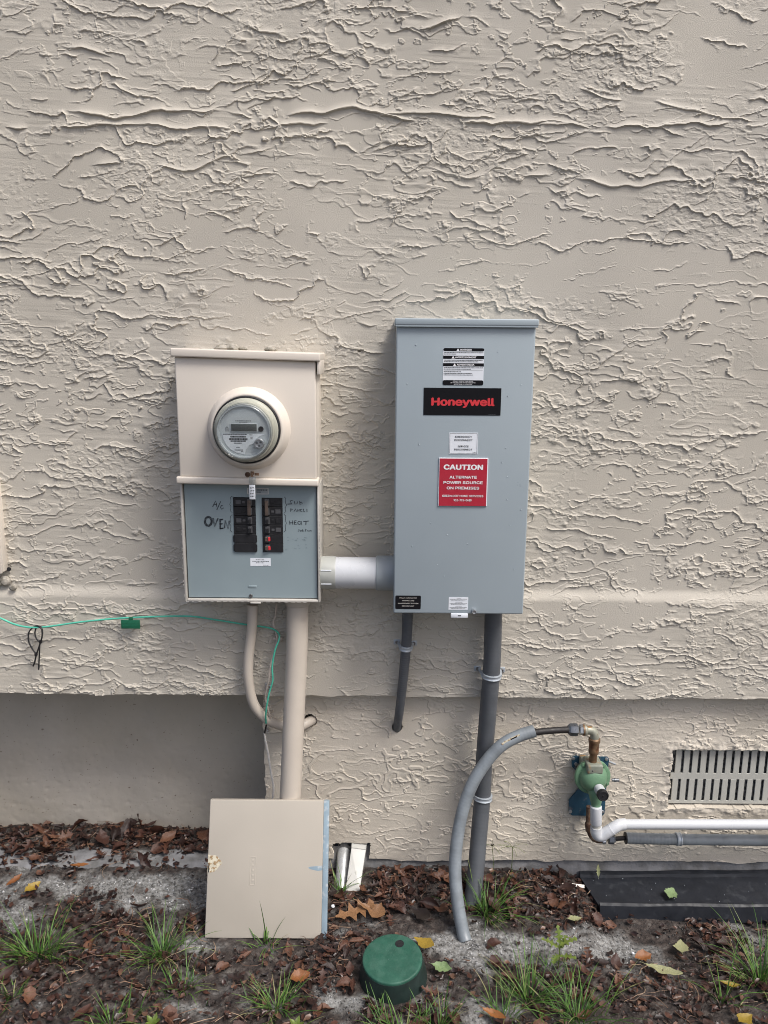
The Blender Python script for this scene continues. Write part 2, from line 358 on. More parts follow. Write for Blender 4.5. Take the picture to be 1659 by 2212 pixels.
M = dict(
    stucco=mat('stucco_paint', (.495, .458, .392), .62, var=.09, vs=3, c2=(.47, .437, .38), cs=1.3, bump=.0007, bs=420, spec=.3),
    stucco_low=mat('stucco_paint_lightened', (.55, .50, .425), .62, var=.08, vs=5, c2=(.52, .472, .395), cs=3, bump=.0007, bs=420, spec=.3),  # same paint as the wall above, colour lightened to offset shade under the band
    concrete=mat('recess_concrete', (.45, .405, .335), .8, var=.09, vs=5, c2=(.48, .44, .38), cs=2.2, bump=.0006, bs=120, spec=.2, spk=((.20, .16, .13), 110, .69)),
    footing=mat('footing_concrete', (.20, .20, .205), .85, var=.25, vs=14, c2=(.14, .138, .135), cs=18, bump=.003, bs=70, spec=.2),
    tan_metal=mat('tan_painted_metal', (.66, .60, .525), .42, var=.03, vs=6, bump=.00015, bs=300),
    tan_pipe=mat('tan_painted_pipe', (.51, .455, .39), .5, var=.06, vs=9, bump=.0003, bs=200),
    grey_cover=mat('blue_grey_cover', (.25, .308, .328), .42, var=.04, vs=7, bump=.0001, bs=400),
    grey_cab=mat('switch_grey_paint', (.318, .370, .400), .38, var=.03, vs=5, bump=.00012, bs=420),
    rim=mat('cabinet_rim_paint', (.50, .475, .43), .5, var=.1, vs=30),
    bare_edge=mat('chipped_edge', (.62, .60, .56), .5, var=.15, vs=60),
    white_pvc=mat('white_pvc', (.54, .555, .575), .3, var=.02, vs=10),
    grey_pvc=mat('grey_pvc', (.30, .33, .345), .4, var=.05, vs=12),
    fog_pvc=mat('grey_green_pvc', (.36, .37, .345), .45, var=.06, vs=12),
    dark_cond=mat('dark_grey_conduit', (.085, .092, .102), .5, var=.12, vs=16, bump=.0003, bs=150),
    mid_cond=mat('mid_grey_conduit', (.20, .225, .245), .45, var=.12, vs=18, c2=(.16, .18, .195), cs=20, bump=.0003, bs=150),
    black=mat('black_plastic', (.010, .010, .012), .55, var=.2, vs=40),
    black_label=mat('black_print', (.006, .006, .008), .75, spec=.15),
    breaker=mat('breaker_black', (.012, .012, .014), .5, var=.25, vs=60),
    breaker_brown=mat('breaker_tie_brown', (.075, .055, .045), .5, var=.2, vs=80),
    breaker_grey=mat('breaker_embossing', (.07, .07, .075), .5),
    red=mat('red_breaker_flag', (.62, .04, .05), .4),
    red_sign=mat('red_sign', (.40, .018, .038), .4, var=.05, vs=30),
    red_ink=mat('red_lettering', (.62, .035, .045), .45),
    white_label=mat('white_label', (.72, .75, .79), .5, var=.03, vs=40),
    white_ink=mat('white_lettering', (.82, .82, .83), .5),
    grey_ink=mat('grey_lettering', (.05, .055, .06), .6),
    pen=mat('marker_ink', (.035, .042, .05), .6, c2=(.10, .125, .14), cs=260, cut=(.48, .6)),
    pen_faint=mat('faded_marker', (.15, .19, .21), .6, c2=(.22, .285, .31), cs=300, cut=(.42, .55)),
    zinc=mat('zinc', (.52, .54, .56), .35, .85, var=.1, vs=60),
    strap=mat('galvanised_strap', (.42, .46, .50), .4, .35, var=.1, vs=60),
    chrome=mat('bright_metal', (.6, .6, .6), .22, 1.),
    screw=mat('screw_steel', (.28, .28, .28), .35, .9, var=.2, vs=200),
    meter_base=mat('meter_base_beige', (.43, .43, .36), .4, var=.03),
    meter_face=mat('meter_face_grey', (.52, .56, .57), .5),
    meter_plate=mat('meter_nameplate', (.74, .78, .80), .5),
    lcd=mat('lcd_screen', (.085, .095, .09), .25),
    clear=clear_mat('clear_dome', (.985, .99, .99), .10, .05),
    clear_tag=clear_mat('clear_tag', (.93, .95, .96), .3, .2),
    rust=mat('rusty_iron', (.085, .042, .025), .75, var=.35, vs=70, c2=(.15, .10, .065), cs=60, bump=.0008, bs=220),
    galv=mat('weathered_galvanised', (.31, .31, .25), .5, .3, var=.15, vs=50, c2=(.24, .13, .05), cs=45, cut=(.56, .66)),
    brass=mat('rusted_brass', (.18, .11, .06), .55, .35, var=.35, vs=60, c2=(.13, .055, .025), cs=50, bump=.0006, bs=200),
    dk_fit=mat('dark_fitting', (.13, .14, .155), .35, .55, var=.2, vs=60),
    gas_line=mat('black_gas_line', (.014, .012, .012), .6, var=.2, vs=40),
    reg_green=mat('regulator_green', (.125, .235, .140), .45, var=.07, vs=20, bump=.0004, bs=200),
    reg_block=mat('regulator_block', (.21, .225, .18), .55, var=.15, vs=50, c2=(.28, .17, .08), cs=40, cut=(.55, .65)),
    blue=mat('blue_bracket', (.028, .085, .135), .45, .3, var=.2, vs=30, c2=(.14, .15, .165), cs=40, cut=(.6, .66)),
    vent=mat('vent_painted', (.42, .415, .375), .5, var=.05, vs=20),
    vent_dark=mat('vent_screen', (.03, .03, .03), .7, c2=(.10, .10, .10), cs=280, cut=(.5, .6)),
    gutter=mat('black_trough', (.015, .017, .022), .5, spec=.3, var=.2, vs=20, c2=(.03, .033, .038), cs=40, cut=(.6, .75)),
    green_wire=mat('green_wire', (.085, .46, .33), .4, var=.1, vs=60),
    green_tag=mat('green_tag', (.012, .12, .062), .45, var=.2, vs=120),
    tan_wire=mat('tan_wire', (.55, .48, .42), .5, var=.1, vs=60),
    white_wire=mat('white_wire', (.72, .69, .63), .5, var=.12, vs=60),
    lid=mat('tan_paint_dimmed', (.415, .378, .322), .42, var=.05, vs=5, bump=.00012, bs=300),  # same tan paint as the cabinet, dimmer light near the ground put into the colour
    lid_blue=mat('blue_grey_flange', (.25, .33, .385), .45, var=.12, vs=30, c2=(.42, .45, .46), cs=60, cut=(.55, .66)),
    chip=mat('chipped_primer', (.52, .48, .37), .6, var=.2, vs=90, c2=(.30, .20, .10), cs=120, cut=(.52, .58)),
    valve_green=mat('valve_lid_green', (.016, .080, .053), .6, var=.15, vs=25, c2=(.030, .10, .070), cs=40, bump=.0005, bs=300, spk=((.4, .45, .42), 160, .77)),
    valve_dark=mat('valve_body', (.010, .022, .019), .6, var=.3, vs=25),
    duct=mat('white_duct', (.50, .50, .475), .4, var=.05, vs=20, c2=(.33, .34, .30), cs=30, cut=(.62, .72)),
    duct_metal=mat('duct_metal', (.50, .51, .51), .3, .3, var=.12, vs=20),
    moss=mat('caulk_mossy', (.38, .35, .30), .8, var=.3, vs=50, c2=(.22, .20, .16), cs=60, bump=.002, bs=120),
    stain=mat('rust_stain', (.33, .20, .12), .8, c2=(.15, .09, .06), cs=160),
    leaf_brown=ramp_mat('leaf_brown', 'OBJ', [(0, (.022, .012, .010)), (.35, (.050, .021, .015)), (.7, (.088, .036, .022)), (1, (.14, .064, .036))], .48, .1, .0006),
    leaf_tan=ramp_mat('leaf_tan', 'OBJ', [(0, (.20, .105, .05)), (1, (.25, .13, .06))], .45, .12, .0005),
    leaf_yellow=ramp_mat('leaf_yellow', 'OBJ', [(0, (.27, .19, .022)), (1, (.33, .22, .035))], .45, .15, .0004),
    leaf_orange=ramp_mat('leaf_orange', 'OBJ', [(0, (.20, .075, .025)), (1, (.30, .12, .035))], .45, .15, .0004),
    leaf_pale=ramp_mat('leaf_pale_green', 'OBJ', [(0, (.25, .27, .13)), (1, (.32, .32, .17))], .5, .15, .0004),
    leaf_green=ramp_mat('leaf_green', 'OBJ', [(0, (.17, .26, .11)), (1, (.22, .30, .14))], .5, .15, .0004),
    litter=ramp_mat('litter_bits', 'rnd', [(0, (.014, .009, .008)), (.4, (.034, .016, .013)), (.8, (.070, .030, .020)), (1, (.15, .085, .055))], .4, 0, .0004),
    grit=ramp_mat('grit', 'rnd', [(0, (.02, .018, .017)), (.45, (.10, .098, .092)), (.85, (.29, .29, .285)), (1, (.55, .55, .55))], .8),
    straw=ramp_mat('straw', 'rnd', [(0, (.06, .03, .02)), (.6, (.16, .085, .05)), (1, (.32, .23, .15))], .55),
    grass=ramp_mat('grass_blades', 'rnd', [(0, (.035, .095, .018)), (.55, (.080, .185, .028)), (.80, (.14, .245, .05)), (.93, (.30, .27, .13))], .45, .3),
    sprout=ramp_mat('sprout_leaves', 'OBJ', [(0, (.13, .19, .035)), (1, (.16, .21, .04))], .45, .25),
)

# ================================================================ SETTING: ground
def axis_steps(lo, hi, a, b, step, grow=1.22):
    """fine steps between a and b, growing ones out to lo and hi"""
    x = list(np.arange(a, b, step)); s = step; p = x[0]; left = []
    while p > lo: s *= grow; p = max(lo, p - s); left.append(p)
    s = step; p = x[-1]; right = []
    while p < hi: s *= grow; p = min(hi, p + s); right.append(p)
    return np.array(left[::-1] + x + right)
def sand_mask(x, y):
    s = .30 * fbm(x * 3.2, y * 4.2, 3, 301) + .30 * fbm(x * 13, y * 15, 3, 311)
    for (cx, cy, rx, ry, k) in ((.42, -.285, .24, .085, .62), (.17, -.285, .12, .05, .45), (-.70, -.05, .30, .055, .55), (-.62, -.14, .26, .05, .5), (-1.05, -.18, .12, .05, .35), (.66, -.25, .10, .05, .35),
                                (-.10, -.47, .16, .05, .4), (.28, -.52, .2, .04, .35), (-.75, -.44, .2, .04, .3), (.85, -.30, .14, .04, .25), (-.72, .08, .32, .04, .5)):
        s = s + k * np.exp(-((x - cx) / rx) ** 2 - ((y - cy) / ry) ** 2)
    s = s - .35 * np.exp(-((x - .25) / .5) ** 2 - ((y + .08) / .07) ** 2)
    return sst(.08, .55, s)
def ground_z(x, y):
    near = np.exp(-np.maximum(0, np.abs(x) - 1.3) * 1.5) * np.exp(-np.maximum(0, -y - .8) * 1.2)
    z = .010 * fbm(x * 3, y * 3.4, 3, 401) + near * (.0045 * fbm(x * 17, y * 19, 3, 411) + .0018 * fbm(x * 70, y * 75, 2, 421))
    z = z + .016 * np.exp(-((x - .25) / .55) ** 2 - ((y + .05) / .06) ** 2) + .012 * np.exp(-((x + 1.1) / .35) ** 2 - ((y - .17) / .06) ** 2)
    z = z - .045 * sst(.56, .66, x) * sst(-.46, -.20, y)
    return z - .006
def gz(x, y): return float(ground_z(np.array([x]), np.array([y]))[0])
gx = axis_steps(-60, 60, -1.45, 1.45, .006); gy = axis_steps(-70, .45, -.75, .26, .006)
GX, GY = np.meshgrid(gx, gy)
gm = bpy.data.materials.new('wet_soil_and_sand'); gm.use_nodes = True
n = gm.node_tree.nodes; l = gm.node_tree.links; p = n['Principled BSDF']
tc = n.new('ShaderNodeTexCoord'); an = n.new('ShaderNodeAttribute'); an.attribute_name = 'sand'
def _noise(s, d=5):
    t = n.new('ShaderNodeTexNoise'); t.inputs['Scale'].default_value = s; t.inputs['Detail'].default_value = d; l.new(tc.outputs['Object'], t.inputs['Vector']); return t.outputs[0]
def _ramp(v, st):
    r = n.new('ShaderNodeValToRGB'); e = r.color_ramp.elements
    while len(e) < len(st): e.new(.5)
    for k, (q, c) in enumerate(st): e[k].position = q; e[k].color = (*c, 1)
    l.new(v, r.inputs[0]); return r.outputs[0]
soil = _ramp(_noise(55), [(.3, (.014, .011, .010)), (.5, (.034, .025, .021)), (.62, (.065, .053, .046)), (.75, (.13, .12, .108))])
sandc = _ramp(_noise(85, 6), [(.30, (.040, .038, .035)), (.43, (.15, .148, .14)), (.56, (.235, .235, .228)), (.72, (.34, .34, .335))])
mx = n.new('ShaderNodeMix'); mx.data_type = 'RGBA'; l.new(an.outputs['Fac'], mx.inputs[0]); l.new(soil, mx.inputs[6]); l.new(sandc, mx.inputs[7]); l.new(mx.outputs[2], p.inputs['Base Color'])
p.inputs['Roughness'].default_value = .8
bp = n.new('ShaderNodeBump'); bp.inputs['Distance'].default_value = .006; l.new(_noise(130, 6), bp.inputs['Height']); l.new(bp.outputs[0], p.inputs['Normal'])
o = grid_mesh('ground', GX, GY, ground_z(GX, GY), gm, attrs={'sand': sand_mask(GX, GY)})
o['kind'] = 'structure'

# ================================================================ SETTING: the house wall
BAND_Y, FND_Y, REC_Y = -.011, .030, .235
zl1 = at(829, 1276, 0).z; zl0 = at(829, 1293, BAND_Y).z
zb = (at(0, 1500, BAND_Y).z + at(1659, 1507, BAND_Y).z) / 2
xf = at(571, 1620, FND_Y).x
house = thing('house_wall', 'tan stucco house wall with trowelled ridges and a recessed smooth bay at lower left', 'wall', (0, 0, 0))
# upper stucco and the projecting band, one coat
wx = axis_steps(-3.2, 3.2, -1.16, 1.16, .0025, 1.12)
wz = axis_steps(zb, 3.6, zb + .001, 2.45, .0021, 1.12)
X, Z = np.meshgrid(wx, wz)
lz = .004 * fbm(X * 4, X * 0 + .3, 3, 501)
k = sst(zl1 + .010, zl0 - .008, Z + lz)
h = stucco(X, Z)
damp = 1 - .75 * np.exp(-((Z - (zl0 + zl1) / 2) / .016) ** 2)
# long overlapping laps where two coats meet
def lap(X, Z, pts, amp, hh):
    zc = np.interp(X, [q[0] for q in pts], [q[1] for q in pts]) + .011 * fbm(X * 7, X * 0 + 1.7 + amp * 5000, 4, 521)
    d = Z - zc
    vis = sst(-.35, .1, fbm(X * 5, X * 0 + 9.3 + amp * 900, 2, 523)) * sst(pts[0][0], pts[0][0] + .05, X) * sst(pts[-1][0], pts[-1][0] - .05, X)
    return np.maximum(hh, amp * vis * np.where(d > 0, (.7 * np.exp(-d / .005) + .3 * np.exp(-d / .018)), np.clip(1 + d / .0025, 0, 1)))
def wpts(L): return [(at(a, b, 0).x, at(a, b, 0).z) for a, b in L]
for pts, amp in (([(0, 247), (130, 240), (250, 258), (330, 238), (480, 243), (570, 262), (640, 243), (760, 238), (880, 262), (1000, 268), (1150, 262), (1330, 276), (1659, 262)], .0085),
                 ([(0, 268), (180, 275), (420, 272), (560, 272), (760, 262), (930, 240), (1100, 262), (1290, 276)], .0075),
                 ([(880, 62), (930, 58), (990, 42), (1010, 30)], .010),
                 ([(1230, 190), (1330, 218), (1460, 230), (1560, 262)], .007),
                 ([(1110, 388), (1180, 374), (1320, 402), (1659, 372)], .006),
                 ([(60, 80), (170, 105), (250, 130)], .006), ([(460, 30), (560, 68), (640, 88)], .006),
                 ([(190, 362), (300, 352), (400, 372), (470, 350), (600, 318)], .006),
                 ([(700, 700), (760, 690), (830, 700)], .005), ([(880, 360), (1010, 384), (1120, 362)], .005)):
    h = lap(X, Z, wpts(pts), amp, h)
Y = BAND_Y * k - h * damp
edge = .0024 * fbm(X[0] * 14, X[0] * 0 + .5, 3, 511) + .0030 * sst(.25, .5, fbm(X[0] * 6, X[0] * 0 + 4.5, 2, 513))
Z[0] -= edge; Z[1] -= edge * .6; Z[2] -= edge * .3
Yf = Y[0].copy()
X2 = np.vstack([X[0], X[0], X[0], X]); Y2 = np.vstack([Yf * 0 + REC_Y + .05, Yf * 0 + .02, Yf + .006, Y]); Z2 = np.vstack([Z[0] * 0 + zb + .001, Z[0] * 0 + zb + .001, Z[0] - .0005, Z])
grid_mesh('stucco_coat', X2, Y2, Z2, M['stucco'], house, smooth=False)
# foundation stucco right of the bay, with openings for the vent, the duct and two conduits
fx_ = axis_steps(xf, 3.2, xf + .0005, 1.22, .0028, 1.12)
fz_ = np.arange(.022, zb + .012, .0023)
X, Z = np.meshgrid(fx_, fz_)
h = stucco(X * .95 + 7.3, Z * 1.05 + 11.7) * .55
h = np.maximum(h, plates(X, Z, 6, 8, .38, .04, .0032, 541, .5)) + plates(X, Z, 10, 13, .46, .05, .0026, 551, .6)
h = h * (1 - .6 * sst(.10, .03, Z))
Y = FND_Y - h
jag = .006 * fbm(X * 22, Z * 22, 3, 561)
V0, V1 = at(1447, 1741, FND_Y), at(1455, 1621, FND_Y)
vent_x0, vent_z0, vent_z1 = (V0.x + V1.x) / 2, V0.z, V1.z
vent_x1 = vent_x0 + .405
ins = (X > vent_x0 - .004 + jag) & (X < vent_x1 + .006 + jag) & (Z > vent_z0 - .004 + jag * .5) & (Z < vent_z1 + .004 + jag * .7)
Y = np.where(ins, FND_Y + .040, Y)
around = np.exp(-(np.maximum(0, np.maximum(np.maximum(vent_x0 - X, X - vent_x1), np.maximum(vent_z0 - Z, Z - vent_z1))) / .03) ** 2)
Y = np.where(ins, Y, Y - .004 * around * (1 + fbm(X * 40, Z * 40, 2, 571)))
D0, D1 = at(729, 1900, FND_Y), at(790, 1822, FND_Y)
Y = np.where((X > D0.x - .012 + jag) & (X < D1.x + .012 + jag) & (Z < D1.z + jag * 1.5), FND_Y + .16, Y)
for (px, py, r) in ((858, 1570, .0145), (671, 1556, .0195)):
    q = at(px, py, FND_Y)
    Y = np.where((X - q.x) ** 2 + (Z - q.z) ** 2 < (r + jag * .35) ** 2, FND_Y + .06, Y)
bot = .008 * fbm(X[0] * 9, X[0] * 0 + 2.5, 4, 581) + .006
Z[0] += bot; Z[1] += bot * .7; Z[2] += bot * .4
lj = .004 * fbm(Z[:, 0] * 25, Z[:, 0] * 0 + 3.3, 3, 591)
X[:, 0] += lj; X[:, 1] += lj * .6
Xr = np.hstack([X[:, :1] + .002, X[:, :1] + .001, X]); Yr = np.hstack([Y[:, :1] * 0 + REC_Y + .02, Y[:, :1] + .004, Y]); Zr = np.hstack([Z[:, :1], Z[:, :1], Z])
Xr = np.vstack([Xr[0], Xr]); Yr = np.vstack([np.maximum(Yr[0], FND_Y + .05), Yr]); Zr = np.vstack([Zr[0] + .001, Zr])
grid_mesh('foundation_coat', Xr, Yr, Zr, M['stucco_low'], house, smooth=False)
# smooth recessed bay
rx_ = axis_steps(-3.2, xf + .03, -1.4, xf + .02, .006, 1.15); rz_ = np.arange(-.06, zb + .03, .006)
X, Z = np.meshgrid(rx_, rz_)
Y = REC_Y - .0025 * fbm(X * 4, Z * 4, 3, 601) - .0007 * fbm(X * 45, Z * 45, 2, 611) + .002 * sst(.55, .7, fbm(X * 55, Z * 55, 2, 617))
grid_mesh('recessed_concrete', X, Y, Z, M['concrete'], house)
# footing: under the foundation coat, and the ledge in front of the bay
X, Z = np.meshgrid(np.arange(xf, 2.2, .012), np.linspace(-.1, .065, 15))
grid_mesh('footing', X, FND_Y + .012 - .006 * fbm(X * 12, Z * 20, 3, 621) - .012 * sst(.04, -.02, Z), Z, M['footing'], house)
X, Yy = np.meshgrid(np.arange(-2.2, xf + .01, .010), np.linspace(.005, .135, 14))
Zt = .001 + .006 * fbm(X * 6, Yy * 10, 3, 631) - .03 * sst(.034, .006, Yy + .008 * fbm(X * 9, X * 0 + 5.1, 3, 641)) - .02 * sst(.11, .135, Yy)
grid_mesh('footing', X, Yy, Zt, M['footing'], house)
# lumps left on the wall
lump = MB()
for (px, py, r) in ((590, 752, .012), (497, 751, .020), (521, 748, .010), (780, 752, .006)):
    q = at(px, py, -.05)
    for k in range(5): lump.lathe([(0, -.4 * r), (r * .7, -.2 * r), (r, .2 * r), (r * .6, .6 * r), (0, .75 * r)], (q.x + random.uniform(-r, r), random.uniform(-.10, -.02), 1.573 + random.uniform(0, .004)), (0, 0, 1), 8)

# ================================================================ METER PANEL
px0, px1 = -.5285, -.1715
panel = thing('meter_cabinet', 'tan steel meter panel with open breaker compartment below a round meter collar', 'electrical panel', ((px0 + px1) / 2, -.06, .913))
def skew(mb):
    """the whole cabinet hangs slightly out of square: its top edge drops to the right"""
    mb.v = [(x, y, z - (x + .35) * .026 * min(1, max(0, (z - .92) / .62))) for x, y, z in mb.v]
    return mb
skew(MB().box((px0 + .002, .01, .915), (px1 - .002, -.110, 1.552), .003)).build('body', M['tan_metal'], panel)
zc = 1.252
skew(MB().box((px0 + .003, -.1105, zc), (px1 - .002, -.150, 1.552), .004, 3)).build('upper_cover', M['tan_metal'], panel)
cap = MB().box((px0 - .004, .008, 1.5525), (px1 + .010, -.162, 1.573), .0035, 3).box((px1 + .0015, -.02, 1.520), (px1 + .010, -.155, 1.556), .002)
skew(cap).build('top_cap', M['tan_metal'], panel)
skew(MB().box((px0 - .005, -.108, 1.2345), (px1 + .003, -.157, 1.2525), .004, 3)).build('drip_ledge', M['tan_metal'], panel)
rim = MB()
rim.box((px0 - .003, -.002, .913), (px0 + .0028, -.131, 1.234), .0015).box((px1 - .0030, -.002, .913), (px1 + .0025, -.131, 1.234), .0015).box((px0 + .0036, -.002, .913), (px1 - .0036, -.131, .9195), .0015)
rim.box((-.356, -.100, .9085), (-.328, -.133, .9128), .001)
skew(rim).build('cabinet_rim', M['rim'], panel)
chip = MB()
for k in range(26):
    z0 = .915 + k * .0105; wch = random.uniform(.0006, .0018)
    chip.box((px1 + .0026, -.1295, z0), (px1 + .0030, -.1315 + 0 * wch, z0 + random.uniform(.003, .009)))
    if random.random() < .6: chip.box((px0 - .0045, -.128, z0), (px0 - .0041, -.1314, z0 + random.uniform(.002, .007)))
for k in range(20):
    x0 = px0 + k * .0165; chip.box((x0, -.1295, .9126), (x0 + random.uniform(.003, .012), -.1314, .9129))
skew(chip).build('chipped_paint', M['bare_edge'], panel, kind='stuff')
# inner cover with two breaker openings
CY = -.1225
def cz(py): return at(560, py, CY).z
def cx(px, py=1130): return at(px, py, CY).x
ox = [cx(505), cx(553), cx(566.5), cx(611)]; oz0, oz1 = cz(1192.5), cz(1074.5)
gxs = [px0 + .0062, ox[0], ox[1], ox[2], ox[3], px1 - .0058]; gzs = [.9225, oz0, oz1, 1.2325]
mb = MB()
for i in range(5):
    for j in range(3):
        if j == 1 and i in (1, 3):
            a, b, c, d = gxs[i], gxs[i + 1], gzs[j], gzs[j + 1]; y0, y1 = CY, CY + .006
            mb.add([(a, y0, c), (b, y0, c), (b, y0, d), (a, y0, d), (a, y1, c), (b, y1, c), (b, y1, d), (a, y1, d)], [(0, 1, 5, 4), (1, 2, 6, 5), (2, 3, 7, 6), (3, 0, 4, 7)])
            continue
        a, b, c, d = gxs[i], gxs[i + 1], gzs[j], gzs[j + 1]
        mb.add([(a, CY, c), (b, CY, c), (b, CY, d), (a, CY, d)], [(0, 1, 2, 3)])
a, b, c, d = gxs[0], gxs[-1], gzs[0], gzs[-1]
mb.add([(a, CY, c), (b, CY, c), (b, CY, d), (a, CY, d), (a, CY + .010, c), (b, CY + .010, c), (b, CY + .010, d), (a, CY + .010, d)], [(0, 4, 5, 1), (1, 5, 6, 2), (2, 6, 7, 3), (3, 7, 4, 0)])
cover = skew(mb).build('inner_cover', M['grey_cover'], panel, smooth=0)
mb = MB().box((cx(533), CY - .0012, cz(1269.5)), (cx(551), CY + .001, cz(1264.5)), .0008)
mb.build('embossed_slot', M['grey_cover'], cover)
q = Vector((cx(542, 1287), CY, cz(1287)))
MB().lathe([(.0052, -.0005), (.0052, .0015), (.0042, .0035), (.0022, .0036), (.0020, .0018), (0, .0018)], q, (0, -1, 0), 16).build('cover_screw', M['screw'], cover)
sx0, sx1, sz0, sz1 = cx(538.5), cx(583), cz(1222.5), cz(1205.5)
st = MB().box((sx0, CY - .0001, sz0), (sx1, CY - .0006, sz1)).build('rating_sticker', M['white_label'], cover)
def microtext(mb, x0, x1, z, hgt, y, seed=0, fill=.8):
    """print too small to read: a row of short dashes"""
    rr = random.Random(seed); x = x0
    while x < x1 - .0008:
        w = min(rr.uniform(.0012, .0042), x1 - x)
        mb.add([(x, y, z - hgt / 2), (x + w, y, z - hgt / 2), (x + w, y, z + hgt / 2), (x, y, z + hgt / 2)], [(0, 1, 2, 3)])
        x += w + .0009 / fill
    return mb
mb = MB(); y = CY - .0008
for i, (f0, f1) in enumerate(((.27, .70), (.10, .92), (.28, .68))): microtext(mb, sx0 + (sx1 - sx0) * f0, sx0 + (sx1 - sx0) * f1, sz1 - .0045 - i * .0042, .0017, y, i)
microtext(mb, sx0 + (sx1 - sx0) * .62, sx0 + (sx1 - sx0) * .92, sz0 + .0025, .0012, y, 9)
mb.build('print', M['grey_ink'], st, smooth=0)
sx0, sx1, sz0, sz1 = cx(533, 1060), cx(581, 1060), cz(1068), cz(1053.5)
st = MB().box((sx0, CY - .0001, sz0), (sx1, CY - .0006, sz1)).build('clear_sticker', M['grey_pvc'], cover)
mb = MB()
for (u0, u1, v0, v1) in ((.02, .98, .04, .12), (.02, .98, .88, .96), (.02, .05, .12, .88), (.95, .98, .12, .88)):
    a, b, c, d = sx0 + (sx1 - sx0) * u0, sx0 + (sx1 - sx0) * u1, sz0 + (sz1 - sz0) * v0, sz0 + (sz1 - sz0) * v1
    mb.add([(a, y, c), (b, y, c), (b, y, d), (a, y, d)], [(0, 1, 2, 3)])
mb.build('border', M['bare_edge'], st, smooth=0)
mb = MB()
for i in range(2): microtext(mb, sx0 + (sx1 - sx0) * .48, sx0 + (sx1 - sx0) * (.93 - .3 * i), sz1 - .006 - i * .0055, .0022, y - .0002, 20 + i)
mb.build('print', M['black_label'], st, smooth=0)

# marker writing; coordinates were read off the photograph on the cover's own plane
ZO = 1659 / 520.
def hp(x, z): q = at((540 + x / ZO) / 1.47555, (1480 + z / ZO) / 1.47555, CY); return (q.x, q.z)
def stroke(mb, pts, w): mb.ribbon([hp(*q) for q in pts], w, CY - .0005)
def arc(cx_, cy_, rx, ry, a0, a1, n=14): return [(cx_ + rx * math.cos(R_(a0 + (a1 - a0) * k / n)), cy_ + ry * math.sin(R_(a0 + (a1 - a0) * k / n))) for k in range(n + 1)]
mk = MB()
W = .0024
def WORD():
    global mk
    mk.build('marker_word', M['pen'], cover, smooth=0)
    mk = MB()
for pts in ([(440, 432), (455, 400), (470, 372), (478, 400), (482, 430)], [(446, 412), (484, 408)], [(482, 464), (522, 376)], [(545, 420), (528, 418), (520, 440), (532, 456), (552, 442)]): stroke(mk, pts, W)
WORD()
for d_ in (0, 7, -7): stroke(mk, arc(396, 580, 34 + d_, 44 + d_, -100, 262, 22), W)
for d_ in (0, 9): stroke(mk, [(440 + d_, 545), (458 + d_ * .6, 632), (490 + d_, 548)], W)
for d_ in (0, 8): stroke(mk, [(512 + d_, 560), (514 + d_, 655)], W)
for zz, ln in ((562, 36), (606, 30), (652, 38)): stroke(mk, [(512, zz), (512 + ln, zz - 6)], W * 1.2); stroke(mk, [(512, zz + 5), (512 + ln, zz)], W)
for d_ in (0, 8): stroke(mk, [(556 + d_, 650), (562 + d_, 568), (596 + d_, 655), (606 + d_, 572)], W)
WORD()
for pts in ([(1252, 366), (1228, 370), (1238, 392), (1248, 402), (1200, 404)], [(1272, 376), (1276, 404), (1300, 400), (1302, 378)], [(1325, 372), (1328, 408), (1352, 400), (1346, 384), (1328, 388)],
            ): stroke(mk, pts, W * .9)
WORD()
for pts in ([(1232, 482), (1232, 450), (1254, 456), (1236, 466)], [(1266, 480), (1284, 452), (1292, 480)], [(1302, 480), (1304, 456), (1320, 478), (1324, 456)], [(1350, 456), (1334, 458), (1336, 478), (1352, 478)], [(1364, 452), (1366, 480), (1380, 480)], [(1398, 452), (1400, 484)],
            ): stroke(mk, pts, W * .9)
WORD()
for pts in ([(1222, 572), (1226, 612)], [(1252, 570), (1254, 612)], [(1222, 594), (1254, 592)], [(1292, 572), (1270, 574), (1272, 610), (1296, 608)], [(1270, 592), (1290, 590)], arc(1322, 594, 16, 15, 0, 340), [(1340, 576), (1346, 612)], [(1362, 580), (1418, 576)], [(1390, 578), (1388, 614)]): stroke(mk, pts, W * .9)
WORD()
for pts in ([(1322, 662), (1308, 666), (1322, 674), (1308, 682)], [(1330, 666), (1334, 682), (1344, 680), (1346, 666)], [(1354, 660), (1356, 684), (1366, 678), (1356, 672)], [(1382, 684), (1382, 656), (1394, 662), (1384, 670)], [(1400, 682), (1408, 668), (1414, 682), (1420, 668), (1428, 682), (1434, 670), (1450, 680)]): stroke(mk, pts, W * .6)
for (x, z0, z1, s) in ((640, 322, 490, -1), (640, 512, 690, -1), (1165, 330, 496, 1), (1165, 508, 686, 1)):
    zm = (z0 + z1) / 2
    WORD()
    stroke(mk, [(x, z0), (x + 18 * s, z0 + 14), (x + 14 * s, zm - 22), (x + 28 * s, zm), (x + 14 * s, zm + 22), (x + 18 * s, z1 - 14), (x, z1)], W * .6)
WORD()
mk = MB()
for k in range(16):
    x = random.uniform(1170, 1390); z = random.choice([745, 768, 826, 852]) + random.uniform(-10, 10)
    stroke(mk, [(x, z), (x + random.uniform(5, 14), z + random.uniform(-8, 8)), (x + random.uniform(14, 24), z + random.uniform(-6, 6))], W * .5)
stroke(mk, [(640, 705), (648, 760), (640, 800), (652, 885)], W * .6)
mk.build('faded_writing', M['pen_faint'], cover, smooth=0, kind='stuff')
